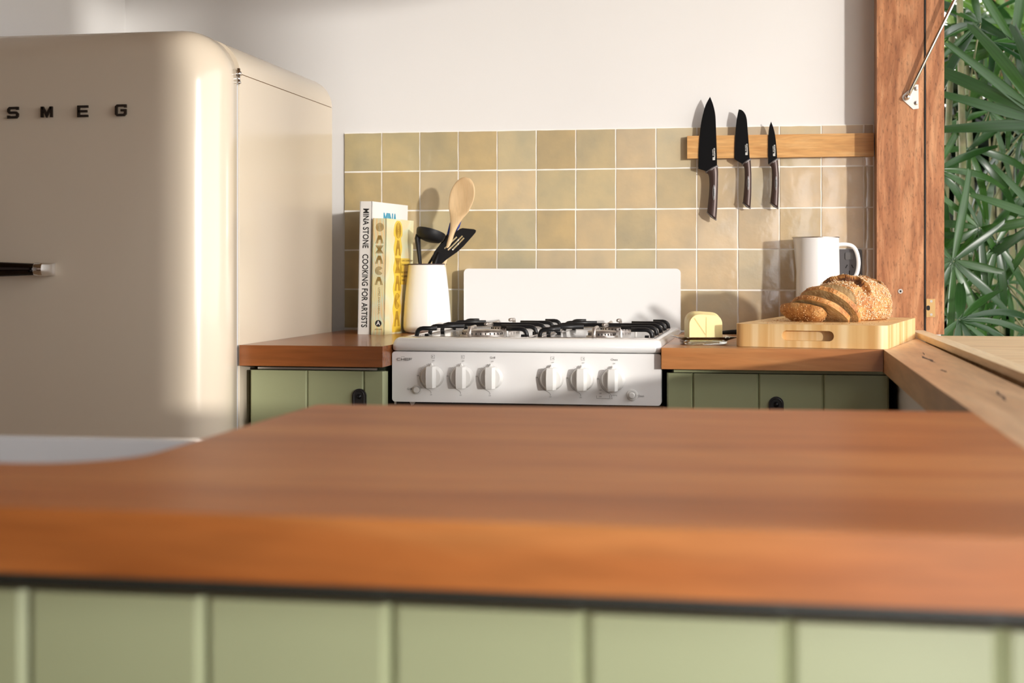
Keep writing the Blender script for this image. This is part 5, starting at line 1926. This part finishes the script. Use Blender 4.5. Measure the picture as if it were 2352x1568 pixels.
M['dark_leaf'] = leaf_mat('dark_shrub_leaf', (0.004, 0.012, 0.005), (0.012, 0.030, 0.008))  # near-black colour stands in for the deep shade between leaves
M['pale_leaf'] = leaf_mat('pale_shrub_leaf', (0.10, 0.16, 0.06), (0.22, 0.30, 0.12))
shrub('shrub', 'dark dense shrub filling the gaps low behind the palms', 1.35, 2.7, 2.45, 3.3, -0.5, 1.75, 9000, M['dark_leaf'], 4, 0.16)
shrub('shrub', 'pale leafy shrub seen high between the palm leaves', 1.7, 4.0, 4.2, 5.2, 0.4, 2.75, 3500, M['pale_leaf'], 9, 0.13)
tk = thing('tree', 'brown tree trunk at the top right behind the palms', 'tree', (2.17, 3.6, -0.6))
bm = bmesh.new()
tube(bm, [(2.17, 3.6, -0.6), (2.15, 3.6, 1.0), (2.19, 3.6, 2.1), (2.25, 3.6, 3.4), (2.2, 3.6, 5.0)], [0.16, 0.12, 0.085, 0.08, 0.07], 14)
obj('trunk', bm, M['bark'], tk, smooth=True)
def crown(tree, c, rad, n, size, sd, m):
    rnd = random.Random(sd)
    bm = bmesh.new()
    for _ in range(n):
        while True:
            d = Vector((rnd.uniform(-1, 1), rnd.uniform(-1, 1), rnd.uniform(-1, 1)))
            if d.length < 1 - 0.25 * noise.noise(d * 2 + Vector((sd, 0, 0))):
                break
        p = Vector(c) + Vector((d.x * rad[0], d.y * rad[1], d.z * rad[2]))
        s_ = Vector((rnd.gauss(0, 1), rnd.gauss(0, 1), rnd.gauss(0, 1))).normalized() * size
        t_ = s_.cross(Vector((rnd.gauss(0, 1), rnd.gauss(0, 1), rnd.gauss(0, 1)))).normalized() * size * 0.4
        bm.faces.new([bm.verts.new(p), bm.verts.new(p + s_ * 0.5 + t_), bm.verts.new(p + s_), bm.verts.new(p + s_ * 0.5 - t_)])
    o = obj('foliage', bm, m, tree)
    o['kind'] = 'stuff'
crown(tk, (2.3, 2.6, 4.2), (2.6, 2.4, 1.1), 9000, 0.34, 3, M['dark_leaf'])  # unseen crown enlarged over the palms to darken them
tf = thing('tree', 'broad tree down the garden whose crown shades the upper left wall', 'tree', (6.0, -8.0, -0.6))
bm = bmesh.new()
tube(bm, [(6.0, -8.0, -0.6), (6.05, -7.9, 1.2), (5.9, -7.8, 3.0)], [0.2, 0.16, 0.12], 12)
obj('trunk', bm, M['bark'], tf, smooth=True)
crown(tf, (5.60, -7.8, 4.2), (1.5, 1.5, 1.45), 3400, 0.26, 8, M['dark_leaf'])
shrub('shrub', 'tall dark hedge beyond the outer shelf at the right of the palms', 2.85, 3.7, 0.3, 3.6, -0.5, 2.0, 5000, M['dark_leaf'], 14, 0.2)  # added out of view to keep sun and sky off the palms
nb = thing('neighbour_house', 'cream weatherboard house wall glimpsed through gaps in the palms', 'house', (3.5, 7.0, -0.6))
obj('wall', bx(((0.5, 7.05, -0.6), (7.5, 7.2, 2.1))), mat('cream_boards', (0.62, 0.52, 0.36), 0.7), nb)
for k in range(14):
    z = -0.5 + 0.185 * k
    bm = bmesh.new()
    prism(bm, [(7.05, z + 0.18), (7.035, z), (7.05, z)], 0.5, 7.5, 'YZ')
    obj('board', bm, mat('cream_boards', (0.62, 0.52, 0.36), 0.7) if k == 0 else bpy.data.materials['cream_boards'], nb)
